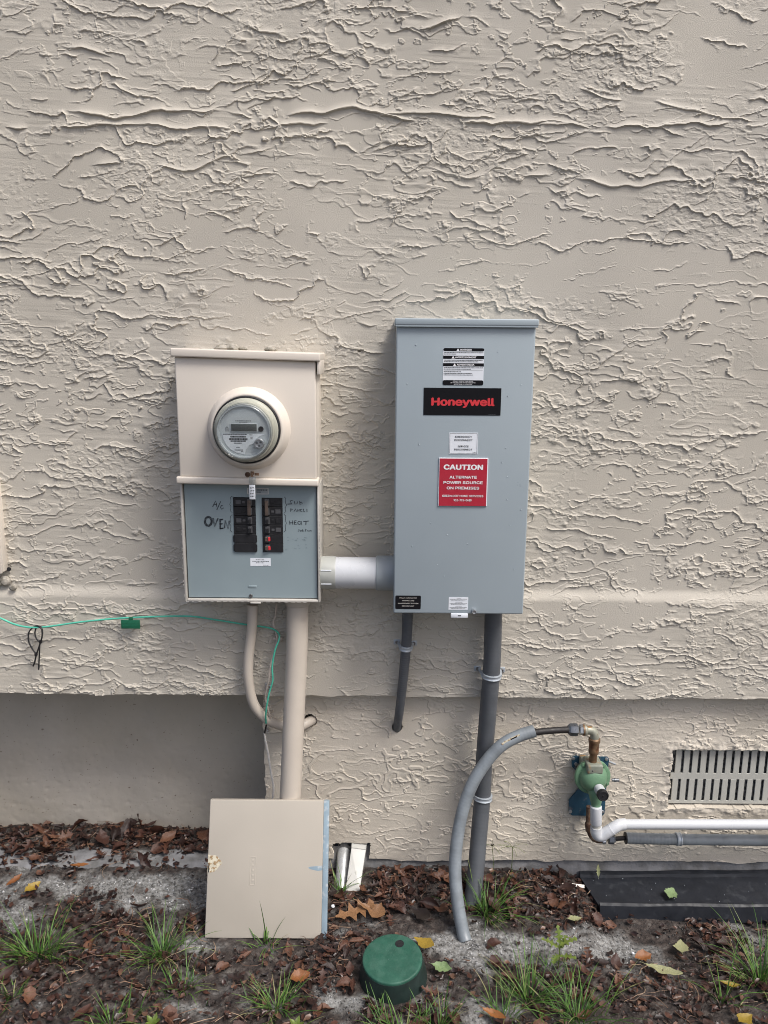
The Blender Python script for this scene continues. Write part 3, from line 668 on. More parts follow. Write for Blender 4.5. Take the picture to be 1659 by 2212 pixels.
# breakers: six rows on two sides
rows = 6; rh = (oz1 - oz0) / rows
MB().box((ox[0] - .004, CY + .030, oz0 - .004), (ox[3] + .004, CY + .034, oz1 + .004)).build('bus_backing', M['black'], panel)
for side in (0, 1):
    a, b = (ox[0], ox[1]) if side == 0 else (ox[2], ox[3])
    wd = b - a
    for r in range(rows):
        z1 = oz1 - r * rh - .0006; z0 = oz1 - (r + 1) * rh + .0006; zm = (z0 + z1) / 2
        blank = side == 0 and r >= 4; flag = side == 1 and r >= 4
        mb = MB().box((a + .0008, CY + .029, z0), (b - .0008, CY - (.003 if not blank else .0045), z1), .0008, 1)
        if blank:
            for e in (a - .002, b - .001): mb.box((e, CY - .0002, z0 + .003), (e + .003, CY - .004, z1 - .003), .0006, 1)
        br = mb.build('blank_filler' if blank else 'breaker', M['breaker'], panel)
        if blank: continue
        hx = b - wd * .26 if side == 0 else a + wd * .26
        sg = 1 if side == 0 else -1
        MB().box((hx - .006, CY - .003, zm - rh * .36), (hx + .006, CY - .0062, zm + rh * .36), .0008, 1).build('handle_well', M['breaker_grey'], br)
        if flag:
            MB().box((hx - .007, CY - .0063, zm - .0058), (hx - .0005, CY - .010, zm + .0058), .001, 1).build('handle', M['breaker_brown'], br)
            MB().box((hx + .001, CY - .0063, zm - .0052), (hx + .0072, CY - .0082, zm + .0052), .001, 1).build('trip_flag', M['red'], br)
        else:
            MB().box((hx - .0035, CY - .0063, zm - .0056), (hx + .0035, CY - .0125, zm + .0056), .001, 1).build('handle', M['breaker_brown'] if r < 2 else M['breaker'], br)
            ex = a + wd * .24 if side == 0 else b - wd * .22
            mb = MB().box((ex - .007, CY - .003, zm - .0058), (ex + .007, CY - .0044, zm + .0058), .0008, 1)
            mb.box((ex + sg * .014 - .004, CY - .003, zm - .003), (ex + sg * .014 + .004, CY - .0042, zm + .003), .0006, 1)
            mb.build('rating_plate', M['breaker_grey'] if (r + side) % 2 == 0 else M['breaker'], br)
    if True:
        hx = b - wd * .26 if side == 0 else a + wd * .26
        MB().box((hx - .0045, CY - .0126, oz1 - rh * 1.85), (hx + .0045, CY - .0165, oz1 - rh * .25), .001, 1).build('handle_tie', M['breaker_brown'], panel)
# the round collar pressed out of the upper cover
mc = at(538, 926, -.150)
mcx, mcz = mc.x, mc.z
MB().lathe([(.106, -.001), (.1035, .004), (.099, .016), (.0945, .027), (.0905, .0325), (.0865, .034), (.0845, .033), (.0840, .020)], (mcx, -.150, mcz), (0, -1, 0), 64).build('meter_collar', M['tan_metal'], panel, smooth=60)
q = at(535, 1025, -.150)
MB().lathe([(.0068, 0), (.0068, .0015), (.0045, .0018), (.0045, .0008), (0, .0008)], (q.x, -.150, q.z), (0, -1, 0), 20).build('seal_hole', M['rust'], panel)
q2 = at(546, 1024, -.150)
MB().box((q2.x - .0055, -.1498, q2.z - .007), (q2.x + .004, -.1525, q2.z + .007), .0012).box((q2.x + .005, -.1498, q2.z - .004), (q2.x + .016, -.1503, q2.z + .003), .0002).build('latch', M['stain'], panel)
q = at(507, 1278, CY)

# ================================================================ ELECTRICITY METER
MY = -.184
meter = thing('electricity_meter', 'round clear domed electricity meter with grey dial plate in the tan collar', 'meter', (mcx, MY, mcz - .08))
ax = (0, -1, 0); oc = Vector((mcx, 0, mcz))
def ring(prof, n=64): return MB().lathe([(r, -y) for r, y in prof], oc, ax, n)
ring([(.0842, -.160), (.0842, -.187), (.0825, -.1885), (.080, -.1885), (.080, -.165)]).build('gasket', M['black'], meter)
ring([(.0795, -.165), (.0795, -.192), (.0775, -.196), (.074, -.198), (.072, -.215), (.069, -.216), (.069, -.190)]).build('base', M['meter_base'], meter, smooth=50)
ring([(.0782, -.193), (.0778, -.199), (.0760, -.201), (.0742, -.232), (.0725, -.246), (.0690, -.2535), (.0640, -.2565), (.0600, -.2555), (.058, -.2560), (.0, -.2560)]).build('dome', M['clear'], meter, smooth=50)
ring([(.0690, -.190), (.0680, -.226), (.0668, -.2275), (.0655, -.2270), (.0655, -.21)]).build('drum', M['fog_pvc'], meter, smooth=40)
inner = ring([(.0650, -.215), (.0650, -.2285), (.062, -.2285), (.0615, -.224), (0, -.224)])
face = inner.build('dial_plate', M['meter_face'], meter, smooth=40)
FY = -.2245
def fp(x, z): return (mcx + (x - 733) / 3900., mcz - (z - 893) / 3900.)
def frect(mb, x0, z0, x1, z1, t, bev=.0006):
    a = fp(x0, z0); b = fp(x1, z1); return mb.box((a[0], FY + .0005, a[1]), (b[0], FY - t, b[1]), bev)
poly = [fp(x, z) for x, z in [(528, 915), (535, 965), (560, 1015), (600, 1062), (660, 1096), (735, 1110)] + [(750, 1060), (785, 1020), (835, 1000), (850, 960), (880, 935), (935, 915)]]
mb = MB().prism([(x - mcx, z - mcz) for x, z in poly][::-1], (mcx, FY, mcz), (1, 0, 0), (0, 0, 1), .0003)
mb.v = [(x, FY - .0008 if i >= len(poly) else FY, z) for i, (x, y, z) in enumerate(mb.v)]
mb.build('nameplate', M['meter_plate'], face, smooth=0)
frect(MB(), 606, 812, 864, 896, .002).build('display_bezel', M['meter_face'], face)
frect(MB(), 614, 819, 857, 889, .0024, .0002).build('display', M['lcd'], face)
mb = MB(); q = fp(735, 854)
mb.text('0 0 1  6 8 0', .0125, q[0], q[1], FY - .0026).build('digits', M['breaker_grey'], face, smooth=0)
q = fp(897, 865)
MB().lathe([(.0064, 0), (.0064, .003), (.0052, .0034), (.0050, .001), (0, .001)], (q[0], FY, q[1]), ax, 24).build('optical_port', M['black'], face)
q = fp(880, 1000)
MB().lathe([(.0120, 0), (.0120, .010), (.0108, .0115), (.0090, .0115), (.0085, .009), (0, .009)], (q[0], FY, q[1]), ax, 28).build('reset_button', M['zinc'], face)
mb = MB()
for a_ in (40, 160, 280): mb.lathe([(.0028, 0), (.0028, .0022), (0, .0026)], (q[0] + .0052 * math.cos(R_(a_)), FY - .009, q[1] + .0052 * math.sin(R_(a_))), ax, 10)
mb.build('button_pin', M['dk_fit'], face)
mb = MB()
for k, (x0, x1, zz, hh) in enumerate(((655, 810, 790, .0018), (690, 770, 804, .0009), (535, 765, 918, .0020), (785, 815, 922, .0018), (603, 750, 940, .0040), (590, 766, 964, .0050), (604, 750, 983, .0030), (638, 712, 1002, .0022), (655, 690, 1042, .0012), (640, 720, 1068, .0020), (700, 722, 1080, .0016), (795, 820, 945, .0016), (795, 820, 960, .0016))):
    a = fp(x0, zz); b = fp(x1, zz); microtext(mb, a[0], b[0], a[1], hh, FY - .0012, 40 + k, 1.6)
mb.build('print', M['grey_ink'], face, smooth=0)
mb = MB()
for s_ in (0, 1):
    pts = arc(573, 860, 12 - 4 * s_, 14 - 4 * s_, 180, 360, 8); pts = [(561 + 4 * s_, 892)] + pts + [(585 - 4 * s_, 892)]
    mb.ribbon([fp(*q) for q in pts], .0007, FY - .0006)
mb.build('symbol', M['grey_ink'], face, smooth=0)
mb = MB()
for a_ in (35, 130, 230, 320):
    c_, s_ = math.cos(R_(a_)), math.sin(R_(a_))
    mb.lathe([(.003, 0), (.0026, .004), (0, .0045)], (mcx + .0695 * c_, -.2505, mcz + .0695 * s_), ax, 10)
mb.build('dome_tab', M['clear'], meter)
mb = ring([(.0700, -.2295), (.0700, -.234), (.0670, -.236), (.0650, -.236), (.0650, -.2295)])
mb.build('inner_ring', M['clear'], meter)

# seal hanging below the meter
sq = at(545, 1063, -.162)
seal = thing('meter_seal', 'clear plastic meter seal with white tag hanging over the top breakers', 'seal', (sq.x, -.162, sq.z - .02))
def sp(px, py, Y=-.1625): q = at(px, py, Y); return (q.x, q.z)
a, b = sp(539, 1066), sp(553.5, 1030)
MB().box((a[0], -.1622, b[1] - .0), (b[0], -.1648, a[1]), .001).build('holder', M['clear_tag'], seal)
a, b = sp(539.5, 1078), sp(551.5, 1047)
MB().box((a[0], -.1652, a[1]), (b[0], -.1665, b[1]), .0006).build('tag', M['white_label'], seal)
mb = MB()
for k in range(7): microtext(mb, a[0] + .002, b[0] - .002, b[1] - .006 - k * .004, .0016, -.1668, 70 + k)
mb.build('print', M['grey_ink'], seal, smooth=0)
w0 = at(545, 1026, -.153); w1 = at(549, 1034, -.163)
MB().tube(catmull([(w0.x, -.153, w0.z), (w0.x + .004, -.164, w0.z + .002), (w1.x, -.166, w1.z), (w1.x - .004, -.1655, w1.z - .012), (w1.x - .006, -.1655, w1.z - .022)], 6), .0005, 6).build('wire', M['zinc'], seal)

# ================================================================ TRANSFER SWITCH
SX0, SX1, SZ0, SZ1, SY = .0268, .3680, .898, 1.6365, -.172
sw = thing('transfer_switch', 'tall grey steel transfer switch cabinet with warning labels and red caution sign', 'electrical cabinet', ((SX0 + SX1) / 2, -.08, SZ0))
MB().box((SX0 + .006, .012, SZ0 + .003), (SX1 - .006, -.060, SZ1), .002).build('back_box', M['grey_cab'], sw)
MB().box((SX0, -.0602, SZ0), (SX1, SY, SZ1 - .0005), .0042, 4).build('front_cover', M['grey_cab'], sw)
MB().box((SX0 - .004, .010, SZ1), (SX1 + .005, SY - .0095, SZ1 + .0165), .003, 3).box((SX0 - .002, SY - .0065, SZ1 - .0035), (SX1 + .003, SY - .0085, SZ1 + .002), .0006, 1).build('top_cap', M['grey_cab'], sw)
def srect(x0, y0, x1, y1, Y=SY):
    a = at(x0, y0, Y); b = at(x1, y0, Y); c = at(x0, y1, Y); d = at(x1, y1, Y)
    return (a.x + c.x) / 2, (b.x + d.x) / 2, (c.z + d.z) / 2, (a.z + b.z) / 2
def flat_rect(mb, x0, x1, z0, z1, y): return mb.add([(x0, y, z0), (x1, y, z0), (x1, y, z1), (x0, y, z1)], [(0, 1, 2, 3)])
def rrect(x0, x1, z0, z1, r, n=5):
    p = []
    for cx_, cz_, a0 in ((x1 - r, z0 + r, -90), (x1 - r, z1 - r, 0), (x0 + r, z1 - r, 90), (x0 + r, z0 + r, 180)):
        p += [(cx_ + r * math.cos(R_(a0 + 90 * k / n)), cz_ + r * math.sin(R_(a0 + 90 * k / n))) for k in range(n + 1)]
    return p
def plaque(name, rect, mat_, t=.0008, r=.0, parent=sw, label=None):
    x0, x1, z0, z1 = rect
    mb = MB().prism(rrect(x0, x1, z0, z1, max(r, .0004)), (0, SY + .0003, 0), (1, 0, 0), (0, 0, 1), t + .0003)
    return mb.build(name, mat_, parent, smooth=0, label=label)
LY = SY - .0011
# trilingual warning
rc = srect(957, 752, 1045, 832); x0, x1, z0, z1 = rc; hgt = z1 - z0; wdt = x1 - x0
pl = plaque('warning_label', rc, M['white_label'], .0006, .004, label='white label with black bars warning in three languages')
mb = MB()
def zz(f): return z1 - hgt * f
mb.prism([q for q in rrect(x0, x1, zz(.085), z1, .004) ], (0, SY - .0005, 0), (1, 0, 0), (0, 0, 1), .0004)
for f0, f1 in ((.205, .290), (.405, .490)): flat_rect(mb, x0, x1, zz(f1), zz(f0), SY - .0009)
mb.prism(rrect(x0, x1, z0, zz(.865), .004), (0, SY - .0005, 0), (1, 0, 0), (0, 0, 1), .0004)
mb.build('black_bar', M['black_label'], pl, smooth=0)
mb = MB()
for s_, f, sz in (('WARNING', .045, .0074), ('AVERTISSEMENT', .247, .0074), ('ADVERTENCIA', .447, .0074)):
    mb.text(s_, sz, (x0 + x1) / 2 + .005, zz(f), LY - .0002, .00030, fit={7: .0284, 13: .0517, 11: .0432}[len(s_)])
    tx = (x0 + x1) / 2 + .005 - {7: .0195, 13: .0310, 11: .0268}[len(s_)]
    mb.add([(tx - .0038, LY - .0002, zz(f) - .003), (tx + .0038, LY - .0002, zz(f) - .003), (tx, LY - .0002, zz(f) + .0034)], [(0, 1, 2)])
for k, s_ in enumerate(('DO NOT REMOVE THIS DECAL', 'NE PAS ENLEVER CETTE ETIQUETTE', 'NO RETIRAR LA PEGATINA')): mb.text(s_, .0040, (x0 + x1) / 2, zz(.893 + .041 * k), LY - .0002, .00008, fit=(.050, .061, .045)[k])
mb.build('lettering', M['white_ink'], pl, smooth=0)
mb = MB()
for k, (f, e) in enumerate(((.120, .98), (.160, .32), (.325, .97), (.365, .86), (.525, .98), (.565, .70), (.635, .45), (.680, .72), (.722, .74))): microtext(mb, x0 + .002, x0 + wdt * e, zz(f), .0015, SY - .0010, 100 + k, 1.4)
flat_rect(mb, x0 + .002, x1 - .002, zz(.602), zz(.598), SY - .0010)
mb.build('fine_print', M['grey_ink'], pl, smooth=0)
# brand plate
rc = srect(915, 838, 1082, 897); x0, x1, z0, z1 = rc
pl = plaque('brand_plate', rc, M['black_label'], .0010, .0006, label='black name plate with red lettering')
mb = MB().text('Honeywell', .0345, (x0 + x1) / 2 + .0005, (z0 + z1) / 2 - .0005, LY - .0003, .0017, fit=.1545)
mb.build('lettering', M['red_ink'], pl, smooth=0)
mb = microtext(MB(), x1 - .030, x1 - .012, z0 + .0025, .0010, LY - .0003, 5); mb.build('fine_print', M['grey_ink'], pl, smooth=0)
# emergency disconnect
rc = srect(970, 934.5, 1032, 981); x0, x1, z0, z1 = rc
pl = plaque('disconnect_label', rc, M['white_label'], .0006, .0006, label='small white service disconnect label')
mb = MB()
for s_, f in (('EMERGENCY', .19), ('DISCONNECT', .34), ('SERVICE', .63), ('DISCONNECT', .78)): mb.text(s_, .0080, (x0 + x1) / 2, z1 - (z1 - z0) * f, LY, .00012, fit={9: .0427, 10: .0453, 7: .027}[len(s_)])
mb.text('0000', .0030, x1 - .008, z0 + .004, LY) if False else microtext(mb, x1 - .012, x1 - .004, z0 + .0045, .0010, LY, 3)
b_ = .0016; t_ = .0006
for r in ((x0 + b_, x1 - b_, z0 + b_, z0 + b_ + t_), (x0 + b_, x1 - b_, z1 - b_ - t_, z1 - b_), (x0 + b_, x0 + b_ + t_, z0 + b_ + t_, z1 - b_ - t_), (x1 - b_ - t_, x1 - b_, z0 + b_ + t_, z1 - b_ - t_)): flat_rect(mb, *r, LY)
mb.build('lettering', M['grey_ink'], pl, smooth=0)
# caution sign: a white edged red plate
rc = srect(947, 989, 1053, 1093); x0, x1, z0, z1 = rc
pl = MB().box((x0, SY + .0002, z0), (x1, SY - .0028, z1), .0006, 1).build('caution_sign', M['white_label'], sw, smooth=0, label='red caution sign with white lettering')
MB().box((x0 + .0018, SY - .0026, z0 + .0006), (x1 - .0022, SY - .0034, z1 - .0016), .0002, 1).build('red_field', M['red_sign'], pl, smooth=0)
mb = MB(); TY = SY - .0037; hh = z1 - z0
for s_, f, sz, bo, ft in (('CAUTION', .188, .0232, .00110, .0975), ('ALTERNATE', .395, .0128, .00042, .0685), ('POWER SOURCE', .507, .0128, .00042, .099), ('ON PREMISES', .620, .0128, .00042, .082), ('GREEN DOT HOME SERVICES', .785, .0100, .00022, .1045), ('910-791-0480', .875, .0100, .00022, .045)):
    mb.text(s_, sz, (x0 + x1) / 2, z1 - hh * f, TY, bo, fit=ft)
mb.build('lettering', M['white_ink'], pl, smooth=0)
# load management label
rc = srect(854, 1286.5, 909, 1315.5); x0, x1, z0, z1 = rc
pl = plaque('load_management_label', rc, M['black_label'], .0006, .003, label='small black load management label')
mb = MB()
for k, s_ in enumerate(('FULLY AUTOMATED', 'DIGITAL LOAD', 'MANAGEMENT SYSTEM', 'NEC COMPLIANT')): mb.text(s_, .0048, (x0 + x1) / 2, z1 - (z1 - z0) * (.17 + .2 * k), LY, .00012, fit=(.045, .0315, .053, .032)[k])
mb.build('lettering', M['bare_edge'], pl, smooth=0)
# small white warning
rc = srect(969, 1290, 1011, 1317); x0, x1, z0, z1 = rc
pl = plaque('small_warning_label', rc, M['white_label'], .0006, .0004, label='small white warning label at the bottom edge')
mb = MB()
for k, s_ in enumerate(('WARNING', 'AVERTISSEMENT', 'ADVERTENCIA')):
    mb.text(s_, .0034, (x0 + x1) / 2 + .001, z1 - (z1 - z0) * (.10 + .31 * k), LY)
    for j in range(2): microtext(mb, x0 + .003 + .003 * j, x1 - .003 - .004 * j, z1 - (z1 - z0) * (.185 + .31 * k + .09 * j), .0009, LY, 200 + k * 3 + j, 1.4)
mb.build('print', M['grey_ink'], pl, smooth=0)
x0, x1, z0, z1 = srect(974, 1318, 1011, 1328)
mb = MB().box((x0, SY + .006, SZ0 - .0105), (x1, SY - .0022, SZ0 + .0012), .0016)
hs = mb.build('hasp', M['white_label'], sw)
MB().box(((x0 + x1) / 2 - .004, SY - .0023, SZ0 - .0052), ((x0 + x1) / 2 + .004, SY - .0026, SZ0 - .0028), .0004, 1).build('hasp_slot', M['black'], hs, smooth=0)
q = at(1023.5, 1319, SY)
MB().lathe([(.0060, -.001), (.0060, .0105), (.0052, .0125), (.0042, .0125), (.0038, .0105), (0, .0105)], (q.x, SY, q.z), (0, -1, -.0), 20).build('thumb_screw', M['zinc'], sw)
mb = MB()
for (px, py) in ((898, 745), (1126, 831), (1097, 856), (1092, 968), (1084, 999), (1096, 1030), (1095, 1079), (1125, 1101), (1102, 1135), (966, 1155), (945, 1220), (1010, 1175), (930, 1130), (905, 960), (880, 830), (1075, 760), (1110, 1230), (890, 1180), (960, 1245)):
    q = at(px, py, SY); r = random.uniform(.0010, .0020)
    mb.lathe([(r, 0), (r * .9, .0006), (r * .5, .0011), (0, .0013)], (q.x, SY, q.z), (0, -1, 0), 10)
    if random.random() < .5: mb.lathe([(r * .5, 0), (r * .4, .0004), (0, .0006)], (q.x - .0008, SY, q.z + .003), (0, -1, 0), 8)
mb.build('water_droplet', M['grey_cab'], sw, kind='stuff')

lump.build('mortar_crumbs', M['moss'], house, kind='stuff')

# ================================================================ CONDUITS
def P3(px, py, Y): return at(px, py, Y)
def path(L, n=8, step=None):
    p = catmull([at(*q) for q in L], n)
    return resample(p, step) if step else p
# white pipe between the cabinets
a, b = at(690, 1239, -.085), at(852, 1239, -.085)
zp = (at(770, 1203, -.13).z + at(770, 1273, -.05).z) / 2
zp = at(770, 1238, -.088).z
pipe = thing('pipe_nipple', 'thick white plastic pipe with grey couplings joining the two electrical boxes', 'pipe', ((a.x + b.x) / 2, -.085, zp - .045))
xa, xb, xc, xd = px1 + .0028, at(726, 1239, -.085).x, at(812, 1239, -.085).x, SX0 + .010
ox_ = (1, 0, 0)
cn = MB().lathe([(.0455, xa), (.0455, xb - .004), (.0440, xb), (.0415, xb)], (0, -.085, zp), ox_, 48).build('left_connector', M['fog_pvc'], pipe)
mb = MB()
for (dz, dy) in ((.018, -.042), (-.020, -.041)):
    mb.box((px1 + .004, -.085 + dy + .003, zp + dz - .0012), (xb - .010, -.085 + dy - .002, zp + dz + .0012), .0006)
mb.build('moulded_rib', M['white_label'], cn)
MB().lathe([(.0432, xb - .01), (.0432, xc + .01)], (0, -.085, zp), ox_, 48).build('white_pipe', M['white_pvc'], pipe)
MB().lathe([(.0440, xc), (.0468, xc + .0015), (.0475, xc + .004), (.0475, xd)], (0, -.085, zp), ox_, 48).build('right_coupling', M['grey_pvc'], pipe)
# large tan riser
rp = path([(643, 1306, -.066), (641, 1400, -.068), (636, 1520, -.080), (628, 1700, -.106), (620, 1860, -.120), (615, 1960, -.125)], 6)
rp[-1].z = -.06
riser = thing('riser_conduit', 'thick tan painted conduit running from the meter panel down behind the loose cover', 'conduit', (rp[-1].x, -.066, 0))
MB().tube(rp, .0302, 40).build('pipe', M['tan_pipe'], riser)
q = at(643, 1312, -.066); d = (rp[4] - rp[0]).normalized()
MB().lathe([(.0345, -.02), (.0345, .016), (.0330, .0185), (.0300, .019)], (rp[0].x, -.066, .905), d, 40).build('terminal_adapter', M['tan_pipe'], riser)
# small curved tan conduit
cp = path([(546, 1306, -.05), (544, 1360, -.05), (537, 1420, -.048), (537, 1470, -.045), (548, 1520, -.035), (575, 1552, -.020), (607, 1567, -.004), (640, 1572, .006), (664, 1561, .022), (680, 1552, .050)], 10, .004)
small = thing('curved_conduit', 'thin tan conduit bending from the meter panel behind the thick riser into the wall', 'conduit', (cp[0].x, -.05, cp[-1].z))
MB().tube(cp, .0142, 24).build('pipe', M['tan_pipe'], small)
MB().lathe([(.0195, -.012), (.0195, .010), (.0185, .012), (.0140, .0125)], (cp[0].x, -.05, .908), (0, 0, -1), 28).build('terminal_adapter', M['tan_pipe'], small)
# grey flexible conduits below the switch
def flex(name, label, L, r, m_, step=.0022, amp=.012, taper=None, pname='jacket'):
    p = path(L, 10, step)
    rs = []
    for i in range(len(p)):
        f = i / (len(p) - 1)
        rs.append(r * (taper(f) if taper else 1) * (1 + amp * math.sin(i * math.pi / 2 * 1.0)))
    base = min(p, key=lambda q: q.z)
    t = thing(name, label, 'conduit', (base.x, base.y, base.z))
    MB().tube(p, rs, 28).build(pname, m_, t, smooth=60)
    return t, p
t, p1 = flex('flexible_conduit', 'thin dark grey flexible conduit dropping from the switch cabinet into a wall hole', [(880.5, 1318, -.060), (879, 1370, -.058), (876, 1410, -.052), (870, 1475, -.038), (863, 1535, -.014), (858, 1570, .030), (857, 1580, .060)], .0142, M['dark_cond'], .0018, .028, lambda f: 1.06 - .24 * f)
MB().lathe([(.0165, 0), (.0165, .012), (.0150, .014)], (p1[0].x, p1[0].y, SZ0 + .004), (0, 0, -1), 24).build('gland', M['dark_cond'], t)
t, p2 = flex('flexible_conduit', 'thick dark grey conduit leaning from the switch cabinet down into the soil', [(1066, 1318, -.060), (1064, 1400, -.058), (1061, 1460, -.055), (1054, 1540, -.045), (1046, 1640, -.030), (1042, 1720, -.030), (1035, 1800, -.048), (1028, 1880, -.080), (1019, 1960, -.118), (1013, 1995, -.132)], .0245, M['dark_cond'], .0030, .004)
MB().lathe([(.031, 0), (.031, .008), (.0275, .010), (.0275, .018), (.0255, .020)], (p2[0].x, p2[0].y, SZ0 + .002), (0, 0, -1), 8).build('gland_nut', M['black'], t)
# clamps
def clamp(name, label, px, py, Yp, r, ax_, dx, screws=((-1, 1), (1, 1)), mat_='strap', wy=BAND_Y):
    c = at(px, py, Yp); A = Vector(ax_).normalized()
    t = thing(name, label, 'clamp', (c.x, wy, c.z), 'conduit clamps')
    mb = MB()
    prof = [(r + .0008, -.0075), (r + .0028, -.0070), (r + .0034, -.0050), (r + .0020, -.0035), (r + .0016, 0), (r + .0020, .0035), (r + .0034, .0050), (r + .0028, .0070), (r + .0008, .0075)]
    mb.lathe(prof, c, A, 32)
    mb.build('band', M[mat_], t, smooth=50)
    side = A.cross(Vector((0, -1, 0))).normalized()
    for s_, on in screws:
        e = c + side * s_ * (r + .0095); e.y = wy - .003
        root = c + side * s_ * (r + .001)
        mb = MB().tube([Vector((root.x, c.y, root.z)), Vector((root.x + (e.x - root.x) * .25, (c.y + wy) / 2, root.z)), Vector((root.x + (e.x - root.x) * .5, wy - .004, e.z))], .0045, 8)
        mb.box((e.x - .010, wy + .004, e.z - .0075), (e.x + .010, wy - .004, e.z + .0075), .0018)
        mb.build('foot', M[mat_], t)
        MB().lathe([(.0052, -.004), (.0052, .0025), (.0040, .0045), (.0018, .0045), (.0016, .003), (0, .003)], (e.x, wy - .004, e.z), (0, -1, 0), 14).build('screw', M['screw'], t)
    return t
clamp('conduit_clamp', 'galvanised clamp on the thin grey conduit below the switch cabinet', 876.5, 1399, -.053, .0146, (-.06, .05, -1), 0)
clamp('conduit_clamp', 'galvanised clamp high on the thick grey conduit, on the stucco band', 1061.5, 1458, -.055, .0252, (-.05, .06, -1), 0)
clamp('conduit_clamp', 'galvanised clamp low on the thick grey conduit, beside the loose hose', 1043, 1721, -.030, .0252, (-.05, -.05, -1), 0, ((1, 1),), 'strap', FND_Y)

# ================================================================ GAS LINE
hp_ = [(1154, 1579, -.060), (1120, 1590, -.066), (1085, 1609, -.075), (1052, 1643, -.086), (1022, 1690, -.100), (1001, 1745, -.118), (988, 1810, -.140), (983, 1875, -.170), (988, 1945, -.210), (999, 2008, -.246), (1006, 2034, -.266)]
t, p3 = flex('loose_conduit', 'light grey loose flexible conduit arching over the dark one into the sand', hp_, .0178, M['mid_cond'], .0024, .005)
MB().tube([p3[0] + (p3[0] - p3[1]).normalized() * .0003, p3[1]], .0165, 24).build('open_end', M['black'], t)
k0, k1 = p3[20], p3[42]
mid = [p3[i] for i in range(18, 44, 2)]
mb = MB(); vs_ = []
for i, q in enumerate(mid):
    T = (mid[min(i + 1, len(mid) - 1)] - mid[max(0, i - 1)]).normalized(); N = T.cross(Vector((0, -1, 0))).normalized(); W_ = (CAM - q).normalized()
    for s_ in (-.0048, 0, .0048): vs_.append(q + (W_ * math.sqrt(1 - (s_ / .0178) ** 2) + N * (s_ / .0178)) * .0184)
mb.add(vs_, [(3 * i + j, 3 * i + j + 1, 3 * i + j + 4, 3 * i + j + 3) for i in range(len(mid) - 1) for j in range(2)])
st = mb.build('sticker', M['chip'], t)
mb = MB(); mb.add([Vector(vs_[3 * i + 1]) + (CAM - mid[i]).normalized() * .0006 + Vector((0, 0, dz)) for i in range(2, 7) for dz in (-.002, .002)], [(2 * i, 2 * i + 1, 2 * i + 3, 2 * i + 2) for i in range(4)]).build('sticker_print', M['black_label'], st)
gp = path([(1130, 1588, -.062), (1160, 1581.5, -.058), (1195, 1578, -.050), (1232, 1576, -.042)], 8)
GY0 = -.040
gas = thing('gas_line', 'black gas tube with nut, galvanised elbow and rusty nipple feeding the regulator', 'gas pipe', (gp[-1].x, GY0, gp[-1].z - .05))
MB().tube(gp, .0094, 16).build('tube', M['gas_line'], gas)
c = at(1229, 1576, GY0); e0 = at(1251, 1576, GY0); e1 = at(1263, 1576.5, GY0)
MB().lathe([(.0115, -.004), (.0168, .002), (.0178, .006), (.0178, .022), (.0168, .025), (.012, .026)], c, (1, 0, -.02), 6, .3).build('flare_nut', M['dk_fit'], gas, smooth=20)
MB().lathe([(.0140, 0), (.0155, .002), (.0155, .011), (.0135, .013)], e0, (1, 0, -.02), 6, .5).build('hex_adapter', M['zinc'], gas, smooth=20)
q0 = at(1260, 1577, GY0); q1 = at(1284, 1577, GY0); q2 = at(1284, 1598, GY0)
el = [q0 + Vector((t_ * (q1.x - q0.x), 0, 0)) for t_ in (0, .3)]
for k in range(7):
    a_ = R_(90 - 15 * k); rr = .018
    el.append(Vector((q1.x - rr * .9 + rr * math.cos(a_), GY0, q0.z - rr + rr * math.sin(a_))))
el.append(Vector((el[-1].x, GY0, q2.z)))
xe = el[-1].x
mb = MB().tube(el, .0128, 20)
mb.lathe([(.0125, 0), (.0160, .001), (.0165, .004), (.0160, .008), (.0130, .010)], q0, (1, 0, 0), 24)
mb.build('elbow', M['galv'], gas, smooth=50)
MB().lathe([(.0163, -.001), (.0163, .006), (.0142, .007)], q0 + Vector((-.0012, 0, 0)), (1, 0, 0), 24).build('rusted_rim', M['brass'], gas)
z_ = lambda py: at(1284, py, GY0).z
MB().lathe([(.0130, z_(1594)), (.0168, z_(1596)), (.0172, z_(1600)), (.0160, z_(1603)), (.0148, z_(1606)), (.0145, z_(1618)), (.0150, z_(1621)), (.0150, z_(1625)), (.0128, z_(1628)), (.0112, z_(1630)), (.0112, z_(1650))][::-1], (xe, GY0, 0), (0, 0, 1), 20).build('nipple', M['brass'], gas)

# regulator on its bracket
rq = at(1285, 1689, -.062)
reg = thing('gas_regulator', 'green domed gas regulator on a blue bracket above the white vent pipe', 'gas regulator', (rq.x, .02, rq.z - .1))
B0 = .020
bpts = [(1234, 1637), (1238, 1632), (1311, 1634), (1315, 1638), (1313, 1655), (1309, 1700), (1305, 1756), (1300, 1761), (1236, 1760), (1229, 1756), (1228, 1727), (1238, 1716), (1251, 1700), (1252, 1682), (1247, 1668), (1235, 1655)]
pl_ = [(at(x, y, B0).x, at(x, y, B0).z) for x, y in bpts]
mb = MB().prism(pl_[::-1], (0, B0, 0), (1, 0, 0), (0, 0, 1), .004)
br = mb.build('bracket', M['blue'], reg, smooth=0)
for (x, y) in ((1238, 1638), (1310, 1640), (1244, 1650), (1303, 1652), (1232, 1753), (1301, 1753)):
    q = at(x, y, B0 - .004)
    MB().lathe([(.0055, 0), (.0055, .0015), (.0044, .0035), (0, .0042)], q, (0, -1, 0), 12).build('bracket_screw', M['zinc'], br)
q = at(1320, 1645, FND_Y - .004)
MB().tube([q + Vector((-.008, -.004, .003)), q + Vector((.012, -.006, -.005))], .0032, 8).build('loose_screw', M['zinc'], br)
zt = z_(1645)
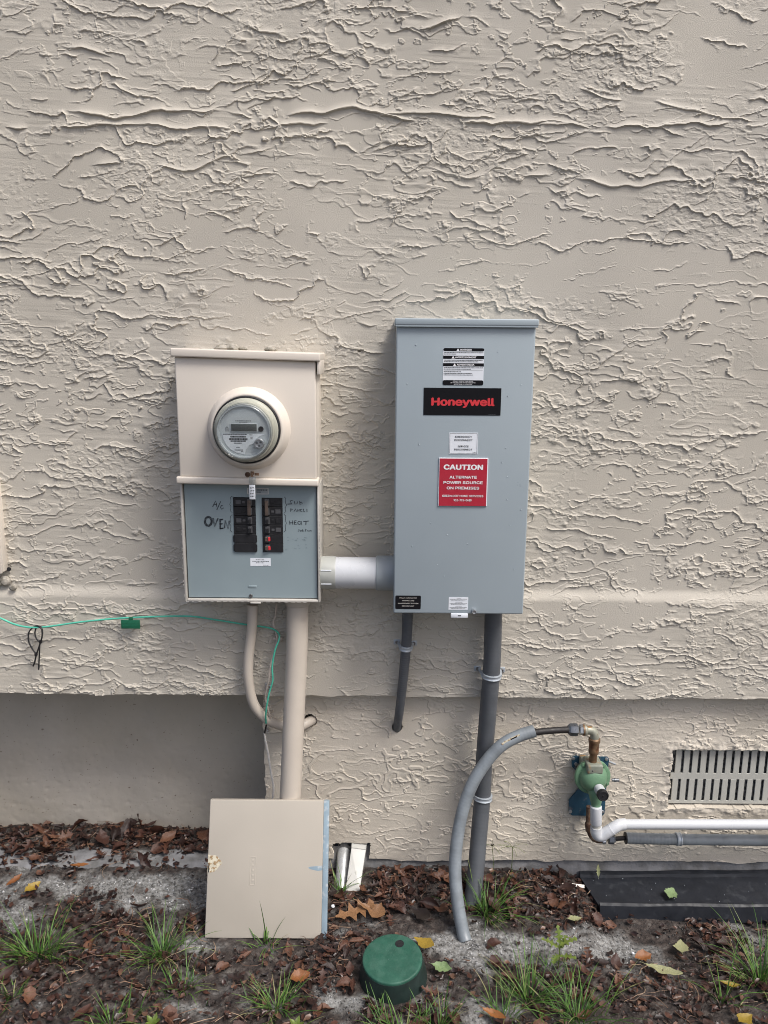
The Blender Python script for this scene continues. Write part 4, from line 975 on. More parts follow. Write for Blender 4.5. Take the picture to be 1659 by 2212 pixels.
mb = MB().box((rq.x - .024, -.004, z_(1664)), (rq.x + .022, -.064, zt), .005, 3).box((rq.x - .030, B0 - .004, z_(1672)), (rq.x - .010, -.030, z_(1650)), .004).box((rq.x + .012, B0 - .004, z_(1672)), (rq.x + .026, -.030, z_(1652)), .004)
mb.build('inlet_block', M['reg_block'], reg)
ra = Vector((.05, -1, .05)).normalized()
oc2 = Vector((rq.x, -.030, rq.z))
MB().lathe([(0.0336, -0.0440), (0.0381, -0.0220), (0.0459, -0.0132), (0.0476, -0.0044)], oc2, ra, 40).build('rear_housing', M['reg_block'], reg, smooth=60)
MB().lathe([(.0476, -.0044), (.0525, -.0030), (.0535, .0010), (.0530, .0070), (.0500, .0085), (.0425, .0090), (.0415, .0120), (.0395, .0190), (.0350, .0270), (.0280, .0340), (.0190, .0385), (.0100, .0400), (0, .0405)], oc2, ra, 48).build('dome', M['reg_green'], reg, smooth=60)
for a_ in (52, 128, 205, 270, 335):
    q = oc2 + Vector((.0476 * math.cos(R_(a_)), 0, .0476 * math.sin(R_(a_)))) + ra * .004
    o = MB().lathe([(.0062, -.008), (.0064, .004), (.0055, .0055), (.003, .0055), (.003, .0075), (0, .0078)], q, ra, 14).build('flange_bolt', M['reg_green'], reg)
q = oc2 + Vector((-.014, -.026, .042))
MB().tube([q + Vector((-.006, 0, .008)), q + Vector((.006, -.008, -.008))], .0018, 8).build('vent_pin', M['black'], reg)
vb = at(1294, 1704, -.075); vt = at(1301.5, 1717, -.110); vd = (vt - vb).normalized()
MB().lathe([(.0150, 0), (.0150, (vt - vb).length)], vb, vd, 28).build('vent_stub', M['white_pvc'], reg)
MB().lathe([(.0150, -.006), (.0162, -.005), (.0165, .006), (.0150, .009), (.0125, .0095), (.012, .008), (.003, .008), (.0025, .0095), (0, .0095)], vt, vd, 28).build('vent_cap', M['black'], reg)
ot = at(1287, 1716, -.055); ob = at(1287.5, 1745, -.058)
MB().tube(catmull([ot + Vector((0, .01, .012)), ot, ot.lerp(ob, .5), ob], 5), [.0255 - .011 * min(1, k / 12) for k in range(16)], 28).build('outlet_neck', M['reg_green'], reg, smooth=60)
tp = at(1322, 1685, -.030); te = at(1341, 1685.5, -.030)
MB().lathe([(.0045, 0), (.0045, .006), (.0058, .0065), (.0058, .011), (.0048, .0115), (.0050, .020), (0, .0202)], tp, (1, 0, 0), 10).build('test_tap', M['dk_fit'], reg)
# rusty pipe down behind the white vent
rpp = path([(1273, 1742, -.004), (1272, 1775, -.006), (1273, 1792, -.008), (1278, 1806, -.010), (1289, 1813, -.012), (1305, 1814, -.014)], 8)
dn = thing('rusty_pipe', 'rusty iron pipe curving down from the regulator behind the white vent pipe', 'gas pipe', (rpp[0].x, -.008, rpp[-1].z))
rs = [.0088 + (.0026 if 8 < i < 18 else 0) + (.0015 if i > 26 else 0) for i in range(len(rpp))]
MB().tube(rpp, rs, 20).build('elbow', M['rust'], dn)
c = at(1300, 1815, -.014); c2 = at(1313, 1812, -.016)
MB().lathe([(.011, 0), (.012, .002), (.012, .010), (.009, .012)], c, (1, 0, .1), 6, .2).build('zinc_hex', M['zinc'], dn, smooth=20)
MB().lathe([(.0125, 0), (.0155, .002), (.0155, .016), (.0120, .021), (.0080, .022)], c2, (1, 0, 0), 6, .35).build('black_nut', M['dk_fit'], dn, smooth=20)
e = at(1356, 1810, -.016)
MB().tube([c2 + Vector((.018, 0, 0)), e], .0068, 14).build('tube', M['gas_line'], dn)
# grey sleeve along the wall
s0 = at(1350, 1810, -.016); s1 = at(1460, 1813, -.016); s2 = at(1659, 1815, -.016)
pp = resample(catmull([s0, s1, s2, s2 + (s2 - s1) * 1.2], 8), .0026)
slv = thing('grey_sleeve', 'grey flexible sleeve running along the wall under the white pipe', 'conduit', (s0.x, -.016, s0.z - .02))
MB().tube(pp, [.0162 * (1 + (.016 * math.sin(i * 1.57) if i < 70 else 0)) for i in range(len(pp))], 24).build('jacket', M['mid_cond'], slv, smooth=60)
MB().lathe([(.0160, -.0005), (.0172, 0), (.0172, .003), (.0160, .004)], s0, (1, 0, 0), 24).build('dark_mouth', M['black'], slv)
t = clamp('conduit_clamp', 'galvanised clamp round the grey sleeve below the crawlspace vent', 1465, 1812.5, -.016, .0165, (1, 0, -.01), 0, ((1, 1),), 'strap', FND_Y)
# white vent pipe
wy = -.062
wv = thing('white_vent_pipe', 'white plastic vent pipe with elbows leaving the regulator to the right', 'pipe', (at(1290, 1800, wy).x, wy, at(1290, 1815, wy).z))
ct, cb = at(1287.5, 1742, wy), at(1287.5, 1779, wy)
MB().lathe([(.0130, -.002), (.0165, 0), (.0168, .002), (.0168, (ct - cb).length - .002), (.0160, (ct - cb).length), (.013, (ct - cb).length)], ct, cb - ct, 28).build('coupling', M['white_pvc'], wv)
n0, n1 = at(1287.5, 1777, wy), at(1287.5, 1790, wy)
MB().tube([n0, n1], .0140, 24).build('primed_pipe', M['vent'], wv)
ep = path([(1288, 1786, wy), (1288, 1797, wy), (1292, 1804, wy), (1300, 1804.5, wy), (1312, 1797, wy - .001), (1322, 1791, wy - .002)], 6)
MB().tube(ep, [.0168] * 4 + [.0172] * (len(ep) - 8) + [.0168] * 4, 28).build('lower_elbow', M['white_pvc'], wv, smooth=60)
ep = path([(1319, 1792.5, wy), (1328, 1787, wy + .002), (1337, 1782, wy + .006), (1348, 1780.5, wy + .010), (1351, 1780.5, wy + .010)], 6)
MB().tube(ep, .0170, 28).build('upper_elbow', M['white_pvc'], wv, smooth=60)
h0 = at(1345, 1780.5, wy + .010); h1 = at(1659, 1781, wy + .010)
MB().tube([h0, h1, h1 + (h1 - h0) * .9], .0146, 28).build('straight_pipe', M['white_pvc'], wv)

# ================================================================ CRAWLSPACE VENT
VY = FND_Y + .012
vent = thing('crawlspace_vent', 'painted metal crawlspace vent with two rows of upright slots in the foundation', 'vent', ((vent_x0 + vent_x1) / 2, VY, vent_z0))
pt = at(1470, 1640, VY); 
rz = [vent_z0 + .002, vent_z0 + .012, at(1500, 1683, VY).z, at(1500, 1670, VY).z, vent_z1 - .006, vent_z1 - .001]
pitch_ = at(1470, 1640, VY).x - at(1451.9, 1640, VY).x; sw_ = pitch_ * .30
fr = MB().box((vent_x0, VY, rz[0]), (vent_x1, VY + .003, rz[1]), .0005, 1).box((vent_x0, VY, rz[2]), (vent_x1, VY + .003, rz[3]), .0005, 1).box((vent_x0, VY, rz[4]), (vent_x1, VY + .003, rz[5]), .0005, 1)
fr.build('frame', M['vent'], vent)
for r0, r1, off in ((rz[1], rz[2], 0), (rz[3], rz[4], .004)):
    x = vent_x0 + off; k = 0
    while x < vent_x1 - .004:
        a = x + sw_; b = min(x + pitch_, vent_x1)
        MB().box((a, VY - .0002, r0 - .0008), (b, VY + .0026, r1 + .0008), .0012, 1).build('slat', M['vent'], vent)
        x += pitch_
mb = MB().box((vent_x0 - .002, VY + .010, vent_z0), (vent_x1 + .002, VY + .012, vent_z1))
mb.build('screen_backing', M['vent_dark'], vent)
mb = MB(); zz_ = vent_z0
while zz_ < vent_z1:
    mb.tube([(vent_x0, VY + .008, zz_), (vent_x1, VY + .008, zz_ + .0)], .0005, 4, False); zz_ += .0042
x = vent_x0
while x < vent_x1:
    mb.tube([(x, VY + .0074, vent_z0), (x, VY + .0074, vent_z1)], .0005, 4, False); x += .0042
mb.build('insect_screen', M['zinc'], vent, smooth=0)

# ================================================================ BLACK TROUGH ON THE GROUND
g0 = at(1253, 1888, .012); ga = at(1265, 1951, Z=.022); gb = at(1286, 1983, Z=.0)
tro = thing('black_trough', 'black plastic gutter trough lying along the wall at the lower right', 'trough', (g0.x + .3, -.06, 0))
def tprof(t_):
    u = t_ * .012
    return [(.030, -.009 + u * 1.4), (.022, -.006 + u * 1.4), (.010, -.008 + u * 1.4), (.006, -.014 + u), (-.108, -.018), (-.114, -.018), (-.117, -.006), (-.122, -.003), (-.128, -.008), (-.139, -.052), (-.135, -.058), (-.08, -.058)]
xs = np.linspace(0, .95, 40); pr = tprof(0); npf = len(pr); vs_ = []; fs_ = []
for i, x in enumerate(xs):
    q = tprof(x)
    for j, (y, z) in enumerate(q):
        f = j / npf
        skewx = g0.x + x + (.035 * max(0, -y) / .15 if x < .01 else 0)
        vs_.append((skewx, y - .012 * 0, z + .0012 * math.sin(x * 23 + j)))
for i in range(len(xs) - 1):
    for j in range(npf - 1): fs_.append((i * npf + j, i * npf + j + 1, (i + 1) * npf + j + 1, (i + 1) * npf + j))
fs_.append(tuple(range(npf))[::-1])
MB().add(vs_, fs_).build('channel', M['gutter'], tro, smooth=30)
mb = MB()
for k in range(26):
    x = random.uniform(.02, .9); f = random.uniform(.05, .95); y = .002 - .110 * f; z = -.010 + x * .0096 - (.008 + x * .0096) * f
    r = random.uniform(.0006, .0013)
    mb.lathe([(r, 0), (r * .8, .0006), (0, .0011)], (g0.x + x, y, z), (0, -.27, .96), 7)
mb.build('water_droplet', M['strap'], tro, kind='stuff')

# ================================================================ LOOSE PANEL COVER
def lq(px, py, Y=None, Z=None): return at(px, py, Y, Z)
bl = at(447, 2021, Z=.004); brr = at(709, 2026, Z=.004); yb = (bl.y + brr.y) / 2
yt = -.148
tl = at(449, 1724, yt); tr = at(708, 1724, yt)
zt_ = (tl.z + tr.z) / 2; lx0 = (bl.x + tl.x) / 2; lx1 = (brr.x + tr.x) / 2
up = Vector((0, yt - yb, zt_ - .004)); L_ = up.length; up.normalize()
nrm = Vector((0, -up.z, up.y))       # faces the viewer, slightly up
cov = thing('loose_panel_cover', 'square tan metal panel cover leaning against the riser on the ground', 'panel cover', ((lx0 + lx1) / 2, yb, .0))
Mx = Matrix(((1, nrm.x, up.x, 0), (0, -nrm.y * -1, up.y, 0), (0, nrm.z, up.z, 0), (0, 0, 0, 1)))
Mx = Matrix.Translation(((lx0 + lx1) / 2, yb, -.002)) @ Matrix(((1, 0, 0, 0), (0, -nrm.y, up.y, 0), (0, -nrm.z, up.z, 0), (0, 0, 0, 1)))
hw = (lx1 - lx0) / 2   # local: x right, y into the wall, z up the plate
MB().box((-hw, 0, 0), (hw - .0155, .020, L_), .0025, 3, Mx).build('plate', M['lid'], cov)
fl = MB().box((hw - .0154, .0012, .0008), (hw, .020, L_ - .0008), .0015, 2, Mx).build('bare_flange', M['lid_blue'], cov, label='blue grey strip of bare metal along the right edge')
mb = MB().prism([(hw - .0155, .178), (hw - .028, .176), (hw - .050, .1805), (hw - .056, .184), (hw - .050, .187), (hw - .030, .1885), (hw - .0155, .190)][::-1], (0, 0, 0), (1, 0, 0), (0, 0, 1), .0004)
mb.v = [tuple(Mx @ Vector((x, -.0003 if i < 7 else .0001, z))) for i, (x, y, z) in enumerate(mb.v)]
mb.build('bare_streak', M['lid_blue'], cov, smooth=0)
pts = [(0, .020)] + [(.010 + .004 * math.sin(k * 2.1), .021 - .0) for k in range(1)]
rr_ = random.Random(3)
poly = [(-hw + .001, .170)] + [(-hw + .001 + (.036 + rr_.uniform(-.005, .004)) * math.cos(R_(a_)), .193 + (.024 + rr_.uniform(-.003, .003)) * math.sin(R_(a_))) for a_ in range(-75, 80, 15)] + [(-hw + .001, .217)]
mb = MB().prism(poly, (0, 0, 0), (1, 0, 0), (0, 0, 1), .0004)
npl = len(poly); mb.v = [tuple(Mx @ Vector((x, -.0004 if i >= npl else .0001, z))) for i, (x, y, z) in enumerate(mb.v)]
ch = mb.build('chipped_patch', M['chip'], cov, smooth=0)
MB().box((-hw + .0025, -.0009, .170), (-hw + .0055, .0005, .194), .0002, 1, Mx).build('latch_slot', M['black'], ch)
mb = MB()
ex0, ex1, ez0, ez1 = -hw + .118, -hw + .134, .137, .212
for b0, b1 in (((ex0, -.0005, ez0), (ex0 + .0018, .001, ez1)), ((ex1 - .0018, -.0005, ez0), (ex1, .001, ez1)), ((ex0 + .0018, -.0005, ez0), (ex1 - .0018, .001, ez0 + .0018)), ((ex0 + .0018, -.0005, ez1 - .0018), (ex1 - .0018, .001, ez1))): mb.box(b0, b1, .0005, 1, Mx)
for k in range(5): mb.box((ex0 + .005, -.0004, ez0 + .010 + k * .013), (ex1 - .005, .001, ez0 + .016 + k * .013), .0004, 1, Mx)
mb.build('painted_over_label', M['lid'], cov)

# ================================================================ GREEN VALVE BOX
vc = at(847.5, 2071, Z=.050)
vbx = thing('valve_box', 'round green irrigation valve box with a finger hole in its lid', 'valve box', (vc.x, vc.y, -.02))
va = Vector((-.05, -.10, 1)).normalized()
MB().lathe([(.091, -.09), (.086, -.045), (.0792, -.010), (.078, -.004)], (vc.x, vc.y, vc.z), va, 48).build('body', M['valve_dark'], vbx, smooth=50)
lid = MB().lathe([(.0, -.006), (.0768, -.006), (.0771, -.001), (.0760, .0022), (.0742, .0032), (.071, .0034), (0, .0034)], (vc.x, vc.y, vc.z), va, 56).build('lid', M['valve_green'], vbx, smooth=50)
hq = at(863, 2042, Z=.054); hq = Vector((hq.x, hq.y, 0)); vN = va; hz = vc.z + .0034 - ((hq.x - vc.x) * va.x + (hq.y - vc.y) * va.y) / va.z
MB().lathe([(.0115, -.0002), (.0115, .0008), (.0103, .0009), (.0100, .0004), (0, .0004)], (hq.x, hq.y, hz), va, 24).build('finger_hole', M['black'], lid)

# ================================================================ WHITE DUCT END AT THE WALL FOOT
dq = at(757, 1925, Z=0)
duct = thing('duct_outlet', 'white plastic duct outlet poking from a hole at the foot of the wall', 'duct', (dq.x, .0, 0))
Yd = .012
c0, c1, c2_, c3 = at(759, 1833, Yd), at(789.5, 1837, Yd), at(776, 1926, -.078), at(746, 1927, -.078)
def quadslab(mb, a, b, c, d, t):
    vs_ = [a, b, c, d]; nn = (b - a).cross(d - a).normalized() * t
    return mb.add([*vs_, *[v + nn for v in vs_]], [(3, 2, 1, 0), (4, 5, 6, 7), (0, 1, 5, 4), (1, 2, 6, 5), (2, 3, 7, 6), (3, 0, 4, 7)])
mb = quadslab(MB(), c0, c1, c2_, c3, -.004)
mb = quadslab(mb, c1 + Vector((0, .001, 0)), c1 + Vector((.006, .045, .004)), c2_ + Vector((.006, .050, .004)), c2_ + Vector((0, .001, 0)), .003)
mb = quadslab(mb, c0 + Vector((0, .0, .001)), c1 + Vector((0, .0, .001)), c1 + Vector((.004, .05, .004)), c0 + Vector((0, .05, .004)), .003)
mb.build('flap', M['duct'], duct, smooth=20)
tb = [at(743, 1836, .045), at(742, 1850, .030), at(740, 1880, -.005), at(736, 1925, -.055)]
MB().tube(catmull([tb[0] + Vector((0, .06, -.004)), tb[0] + Vector((0, .02, .002)), *tb[1:]], 6), [.020] * 25, 20).build('hood', M['duct_metal'], duct, smooth=60)
mb = quadslab(MB(), at(757, 1846, .016), at(760, 1846, .016), at(747, 1925, -.066), at(744, 1925, -.066), .003)
mb.build('damper_edge', M['dk_fit'], duct)
mb = MB(); cc = at(770, 1862, Yd - .012)
mb.tube([(cc.x + .013 * math.cos(R_(a_)), cc.y - .012 * math.sin(R_(a_)) * -.55, cc.z + .013 * math.sin(R_(a_))) for a_ in range(160, 400, 15)], .0005, 6).build('moulding_mark', M['grey_pvc'], duct)

# ================================================================ BOX AT THE LEFT EDGE
e1 = at(4.5, 1060, -.03); e2 = at(9, 1245, -.03)
box = thing('junction_box', 'tan utility box cut off by the left edge of the picture', 'utility box', (e2.x - .06, 0, at(10, 1245, -.06).z))
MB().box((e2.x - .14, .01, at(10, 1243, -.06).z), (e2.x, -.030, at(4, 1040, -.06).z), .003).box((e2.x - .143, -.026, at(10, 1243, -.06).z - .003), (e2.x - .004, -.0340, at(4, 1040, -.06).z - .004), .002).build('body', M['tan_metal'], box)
q = at(14, 1232, -.02); MB().lathe([(.006, 0), (.006, .001), (0, .001)], (e2.x + .004, -.008, q.z), (.4, -1, 0), 14).build('side_knockout', M['black'], box)
mb = MB()
for k in range(9):
    r = random.uniform(.008, .017)
    mb.lathe([(0, -r * .6), (r * .8, -r * .3), (r, .1 * r), (r * .6, .5 * r), (0, .6 * r)], (e2.x - .045 + random.uniform(-.05, .06), random.uniform(-.018, -.002), at(10, 1256, 0).z + random.uniform(-.014, .010)), (random.uniform(-.4, .4), -1, random.uniform(-.4, .4)), 9)
mb.build('old_caulk', M['moss'], box)

# ================================================================ WIRES
def wire(name, label, L, r, m_, cat='wire', n=6):
    p = path(L, n); t = min(p, key=lambda q: q.z)
    o = MB().tube(p, r, 8).build(name, M[m_], loc=(t.x, t.y, t.z), smooth=80)
    return tag(o, label, cat)
wire('green_wire', 'thin green wire sagging along the stucco band and down beside the riser', [(-60, 1310, -.03), (0, 1335, -.030), (30, 1348, -.030), (62, 1355, -.031), (100, 1354, -.031), (180, 1343, -.029), (270, 1335, -.030), (400, 1331, -.028), (460, 1338, -.027), (530, 1349, -.027), (575, 1355, -.027), (594, 1361, -.032), (603, 1371, -.045), (602, 1384, -.055), (594, 1405, -.058), (588, 1440, -.060), (589, 1470, -.060), (582, 1495, -.058), (577, 1520, -.055), (574, 1545, -.045), (575, 1562, -.030)], .0027, 'green_wire')
wire('tan_wire', 'thin painted tan wire hanging between the two tan conduits', [(597, 1304, -.045), (595, 1330, -.03), (590, 1345, -.026), (597, 1370, -.032), (598, 1385, -.034), (591, 1410, -.036), (584, 1440, -.038), (580, 1472, -.040), (576, 1490, -.040), (574, 1510, -.038), (580, 1535, -.034), (583, 1550, -.028), (578, 1565, -.020)], .0025, 'tan_wire')
wire('black_splice', 'short black splice joining the green wire to the white one', [(577, 1560, -.028), (574, 1572, -.018), (571.5, 1584, -.010)], .0026, 'black')
wire('white_wire', 'off-white wire hanging down to the loose panel cover', [(571, 1583, -.010), (574, 1600, -.010), (580, 1630, -.014), (586, 1670, -.020), (591, 1700, -.028), (589, 1730, -.040), (587, 1760, -.05)], .0031, 'white_wire')
wire('white_wire', 'white wire lying on the leaf litter beside the black trough', [(1148, 1921, -.055), (1162, 1919, -.055), (1175, 1917, -.056), (1190, 1920, -.055), (1210, 1915, -.052), (1235, 1913, -.050), (1262, 1917, -.050)], .0028, 'white_wire')
wire('white_wire', 'second white wire doubled beside the first near the black trough', [(1148, 1924, -.058), (1170, 1922, -.058), (1195, 1917, -.053), (1220, 1909, -.05), (1245, 1911, -.048), (1262, 1913, -.047)], .0024, 'white_wire')
def clip(px, py, Y, label, r=.0065):
    q = at(px, py, Y); t = thing('cable_clip', label, 'cable clip', (q.x, Y, q.z), 'cable clips')
    MB().lathe([(r, -.006), (r, .002), (r * .75, .005), (0, .006)], q + Vector((.008, 0, 0)), (0, -1, 0), 12).build('nail_head', M['tan_wire'], t)
    MB().lathe([(r * .85, -.006), (r * .85, .001), (r * .6, .004), (0, .005)], q + Vector((-.009, .002, 0)), (0, -1, 0), 12).build('plug', M['tan_wire'], t)
    MB().box((q.x - .012, Y + .004, q.z - .003), (q.x + .010, Y - .002, q.z + .003), .001).build('saddle', M['tan_wire'], t)
clip(600, 1380, -.022, 'painted cable clip at the bend of the green wire')
q = at(579, 1481, -.022); t = thing('cable_clip', 'bright metal cable clip on the band above the recessed bay', 'cable clip', (q.x, -.022, q.z), 'cable clips')
MB().box((q.x - .008, -.012, q.z - .010), (q.x - .002, -.026, q.z + .008), .001).box((q.x - .008, -.012, q.z - .012), (q.x + .006, -.024, q.z - .008), .001).build('hook', M['zinc'], t)
MB().lathe([(.0045, -.006), (.0045, .002), (0, .004)], q + Vector((.007, -.002, 0)), (0, -1, 0), 12).build('screw', M['chrome'], t)
q = at(580, 1575, FND_Y - .006); t = thing('wall_screw', 'bright screw head in the foundation beside the black splice', 'screw', q)
MB().lathe([(.003, -.01), (.003, 0), (.0062, .001), (.0062, .005), (.0045, .008), (.002, .008), (.002, .0065), (0, .0065)], q, (-.2, -1, .1), 12).build('head', M['chrome'], t)
# green tag on the wire
ta, tb_ = at(262.5, 1357.5, -.034), at(302, 1339, -.034)
tg = thing('wire_tag', 'dark green plastic tag hanging on the green wire', 'tag', ((ta.x + tb_.x) / 2, -.034, ta.z))
MB().box((ta.x, -.033, ta.z), (tb_.x, -.0365, tb_.z), .001).box(((ta.x + tb_.x) / 2 - .004, -.031, tb_.z - .001), ((ta.x + tb_.x) / 2 + .007, -.0368, tb_.z + .0085), .0012).build('plate', M['green_tag'], tg)
mb = MB()
for k in range(5): microtext(mb, ta.x + .003, tb_.x - .004, tb_.z - .004 - k * .0042, .0016, -.0368, 300 + k, 1.2)
mb.build('moulded_lettering', M['green_wire'] if False else mat('tag_lettering', (.02, .17, .095), .4), tg, smooth=0)
# two zip ties
def zipt(label, L, hx, hy):
    p = path(L, 8); t = thing('zip_tie', label, 'zip tie', (p[-1].x, -.034, min(q.z for q in p)), 'zip ties on the green wire')
    MB().tube(p, .0021, 8).build('strap', M['black'], t, smooth=60)
    q = at(hx, hy, -.036); MB().box((q.x - .0036, -.033, q.z - .0045), (q.x + .0036, -.040, q.z + .0045), .001).build('head', M['black'], t)
zipt('black zip tie with a long straight tail on the green wire', [(84, 1387, -.036), (78, 1378, -.033), (75.5, 1366, -.030), (80, 1354, -.028), (88, 1354, -.036), (92, 1366, -.038), (89, 1382, -.037), (86, 1392, -.036), (85, 1415, -.034), (83.5, 1447, -.034)], 88, 1386)
zipt('black zip tie curling in a wide loop left of the straight one', [(79, 1413, -.036), (70, 1402, -.034), (62, 1385, -.032), (62.5, 1366, -.030), (72, 1355, -.028), (82, 1352, -.033), (90, 1360, -.040), (91, 1375, -.041), (86, 1392, -.040), (79, 1413, -.038), (75, 1430, -.036), (71.5, 1439, -.034)], 78, 1413)

# ================================================================ GROUND COVER
def litter_density(x, y):
    d = .34 + .55 * fbm(x * 4.5, y * 5.5, 2, 701)
    d = d + 1.0 * np.exp(-((x - .18) / .42) ** 2 - ((y + .075) / .075) ** 2) + .9 * np.exp(-((x + 1.05) / .36) ** 2 - ((y - .15) / .08) ** 2) + .5 * np.exp(-((x + .5) / .3) ** 2 - ((y - .20) / .04) ** 2)
    d = d + .35 * np.exp(-((x + .2) / .5) ** 2 - ((y + .42) / .12) ** 2) + .35 * np.exp(-((x - .75) / .35) ** 2 - ((y + .36) / .1) ** 2) + .4 * np.exp(-((x + 1.0) / .3) ** 2 - ((y + .4) / .15) ** 2)
    d = d - .95 * sand_mask(x, y)
    return np.clip(d, .02, 1.2)
def ok_spot(x, y):
    if y > (REC_Y - .012 if x < xf - .01 else FND_Y - .012): return False
    if D0.x - .012 < x < D1.x + .015 and y > -.092: return False
    if lx0 < x < lx1 and -.285 < y < -.10: return False
    if (x - vc.x) ** 2 + (y - vc.y) ** 2 < .105 ** 2: return False
    return True
def place(n, seed, xr=(-1.4, 1.4), yr=(-.72, .23), test=ok_spot):
    r = np.random.default_rng(seed); o = []
    while len(o) < n:
        x = r.uniform(*xr, 4000); y = r.uniform(*yr, 4000); d = litter_density(x, y); k = r.uniform(0, 1.0, 4000) < d
        for a, b in zip(x[k], y[k]):
            if test(a, b):
                o.append((float(a), float(b)))
                if len(o) >= n: break
    return o
def soup(name, verts, faces, rnd, mat_, label=None, cat=None):
    me = bpy.data.meshes.new(name); me.from_pydata(verts, [], faces)
    a_ = me.attributes.new('rnd', 'FLOAT', 'POINT'); a_.data.foreach_set('value', np.array(rnd, np.float32))
    me.polygons.foreach_set('use_smooth', [True] * len(me.polygons)); me.update()
    o = link_mesh(name, me, mat_)
    return tag(o, label, cat, kind='stuff')
def frame(x, y, tilt):
    """random tangent frame lying roughly on the ground"""
    a = random.uniform(0, 2 * math.pi); t = random.gauss(0, tilt); s = random.gauss(0, tilt)
    return Matrix.Rotation(a, 3, 'Z') @ Matrix.Rotation(t, 3, 'X') @ Matrix.Rotation(s, 3, 'Y')
# shredded leaf litter
V, Fc, Rn = [], [], []
spots = place(8000, 71); zs_ = ground_z(np.array([s[0] for s in spots]), np.array([s[1] for s in spots]))
for (x, y), z in zip(spots, zs_):
    L = random.uniform(.007, .028); W_ = L * random.uniform(.3, .8); Rm = frame(x, y, .55); f = random.uniform(-.3, .6); b = len(V); rv = random.random() ** 1.3
    for u, v, w in ((-.5, 0, 0), (-.15, .45, f * .4), (.28, .38, f * .5), (.5, .03, .1), (.2, -.42, f * .4), (-.2, -.36, f * .3), (0.02, 0, -.08)):
        q = Rm @ Vector((u * L, v * W_ * random.uniform(.7, 1.3), w * W_)); V.append((x + q.x, y + q.y, z + .005 + abs(q.z) * .8 + random.uniform(0, .006)))
        Rn.append(rv)
    Fc += [(b, b + 6, b + 1), (b + 1, b + 6, b + 2), (b + 2, b + 6, b + 3), (b + 3, b + 6, b + 4), (b + 4, b + 6, b + 5), (b + 5, b + 6, b)]
soup('leaf_litter', V, Fc, Rn, M['litter'], 'shredded dark brown leaf litter covering the soil', 'leaf litter')
# grit and sand lumps
V, Fc, Rn = [], [], []
g = np.random.default_rng(5); N_ = 20000
xs_ = g.uniform(-1.35, 1.35, N_ * 2); ys_ = g.uniform(-.68, .22, N_ * 2); sm = sand_mask(xs_, ys_); kk = g.uniform(0, 1, N_ * 2) < .22 + .75 * sm
for x, y, s, z in zip(xs_[kk], ys_[kk], sm[kk], ground_z(xs_[kk], ys_[kk])):
    if not ok_spot(x, y): continue
    r = min(.0055, g.lognormal(-6.15, .45)); b = len(V); rv = min(1, max(0, .15 + .6 * s + g.normal(0, .17)))
    for d in ((1, 0, 0), (-1, 0, 0), (0, 1, 0), (0, -1, 0), (0, 0, .8), (0, 0, -.6)):
        V.append((x + r * d[0] * g.uniform(.6, 1.3), y + r * d[1] * g.uniform(.6, 1.3), z + r * d[2] + .0006)); Rn.append(rv)
    Fc += [(b, b + 2, b + 4), (b + 2, b + 1, b + 4), (b + 1, b + 3, b + 4), (b + 3, b, b + 4), (b + 2, b, b + 5), (b + 1, b + 2, b + 5), (b + 3, b + 1, b + 5), (b, b + 3, b + 5)]
soup('sandy_grit', V, Fc, Rn, M['grit'], 'pale sandy grit scattered over the soil', 'grit')
# straw and twigs
V, Fc, Rn = [], [], []
for (x, y) in place(620, 73):
    L = random.uniform(.025, .085); a = random.uniform(0, math.pi) if random.random() < .6 else random.gauss(0, .5); z = gz(x, y) + random.uniform(.004, .014); c = random.gauss(0, .012); w = random.uniform(.0005, .0011); b = len(V); rv = random.random()
    for k in range(5):
        f = k / 4 - .5; bx = x + f * L * math.cos(a) - c * (1 - 4 * f * f) * math.sin(a); by = y + f * L * math.sin(a) + c * (1 - 4 * f * f) * math.cos(a); bz = z + random.uniform(-.002, .004)
        by = min(by, (REC_Y if x < xf else FND_Y) - .006)
        for e in (0, 1, 2):
            t_ = a + math.pi / 2; V.append((bx + w * (e - 1) * math.cos(t_), by + w * (e - 1) * math.sin(t_), bz + (w if e == 1 else 0))); Rn.append(rv)
    for k in range(4):
        for e in range(2): Fc.append((b + 3 * k + e, b + 3 * k + e + 1, b + 3 * k + e + 4, b + 3 * k + e + 3))
soup('straw_bits', V, Fc, Rn, M['straw'], 'thin brown straw and pine needles in the litter', 'straw')

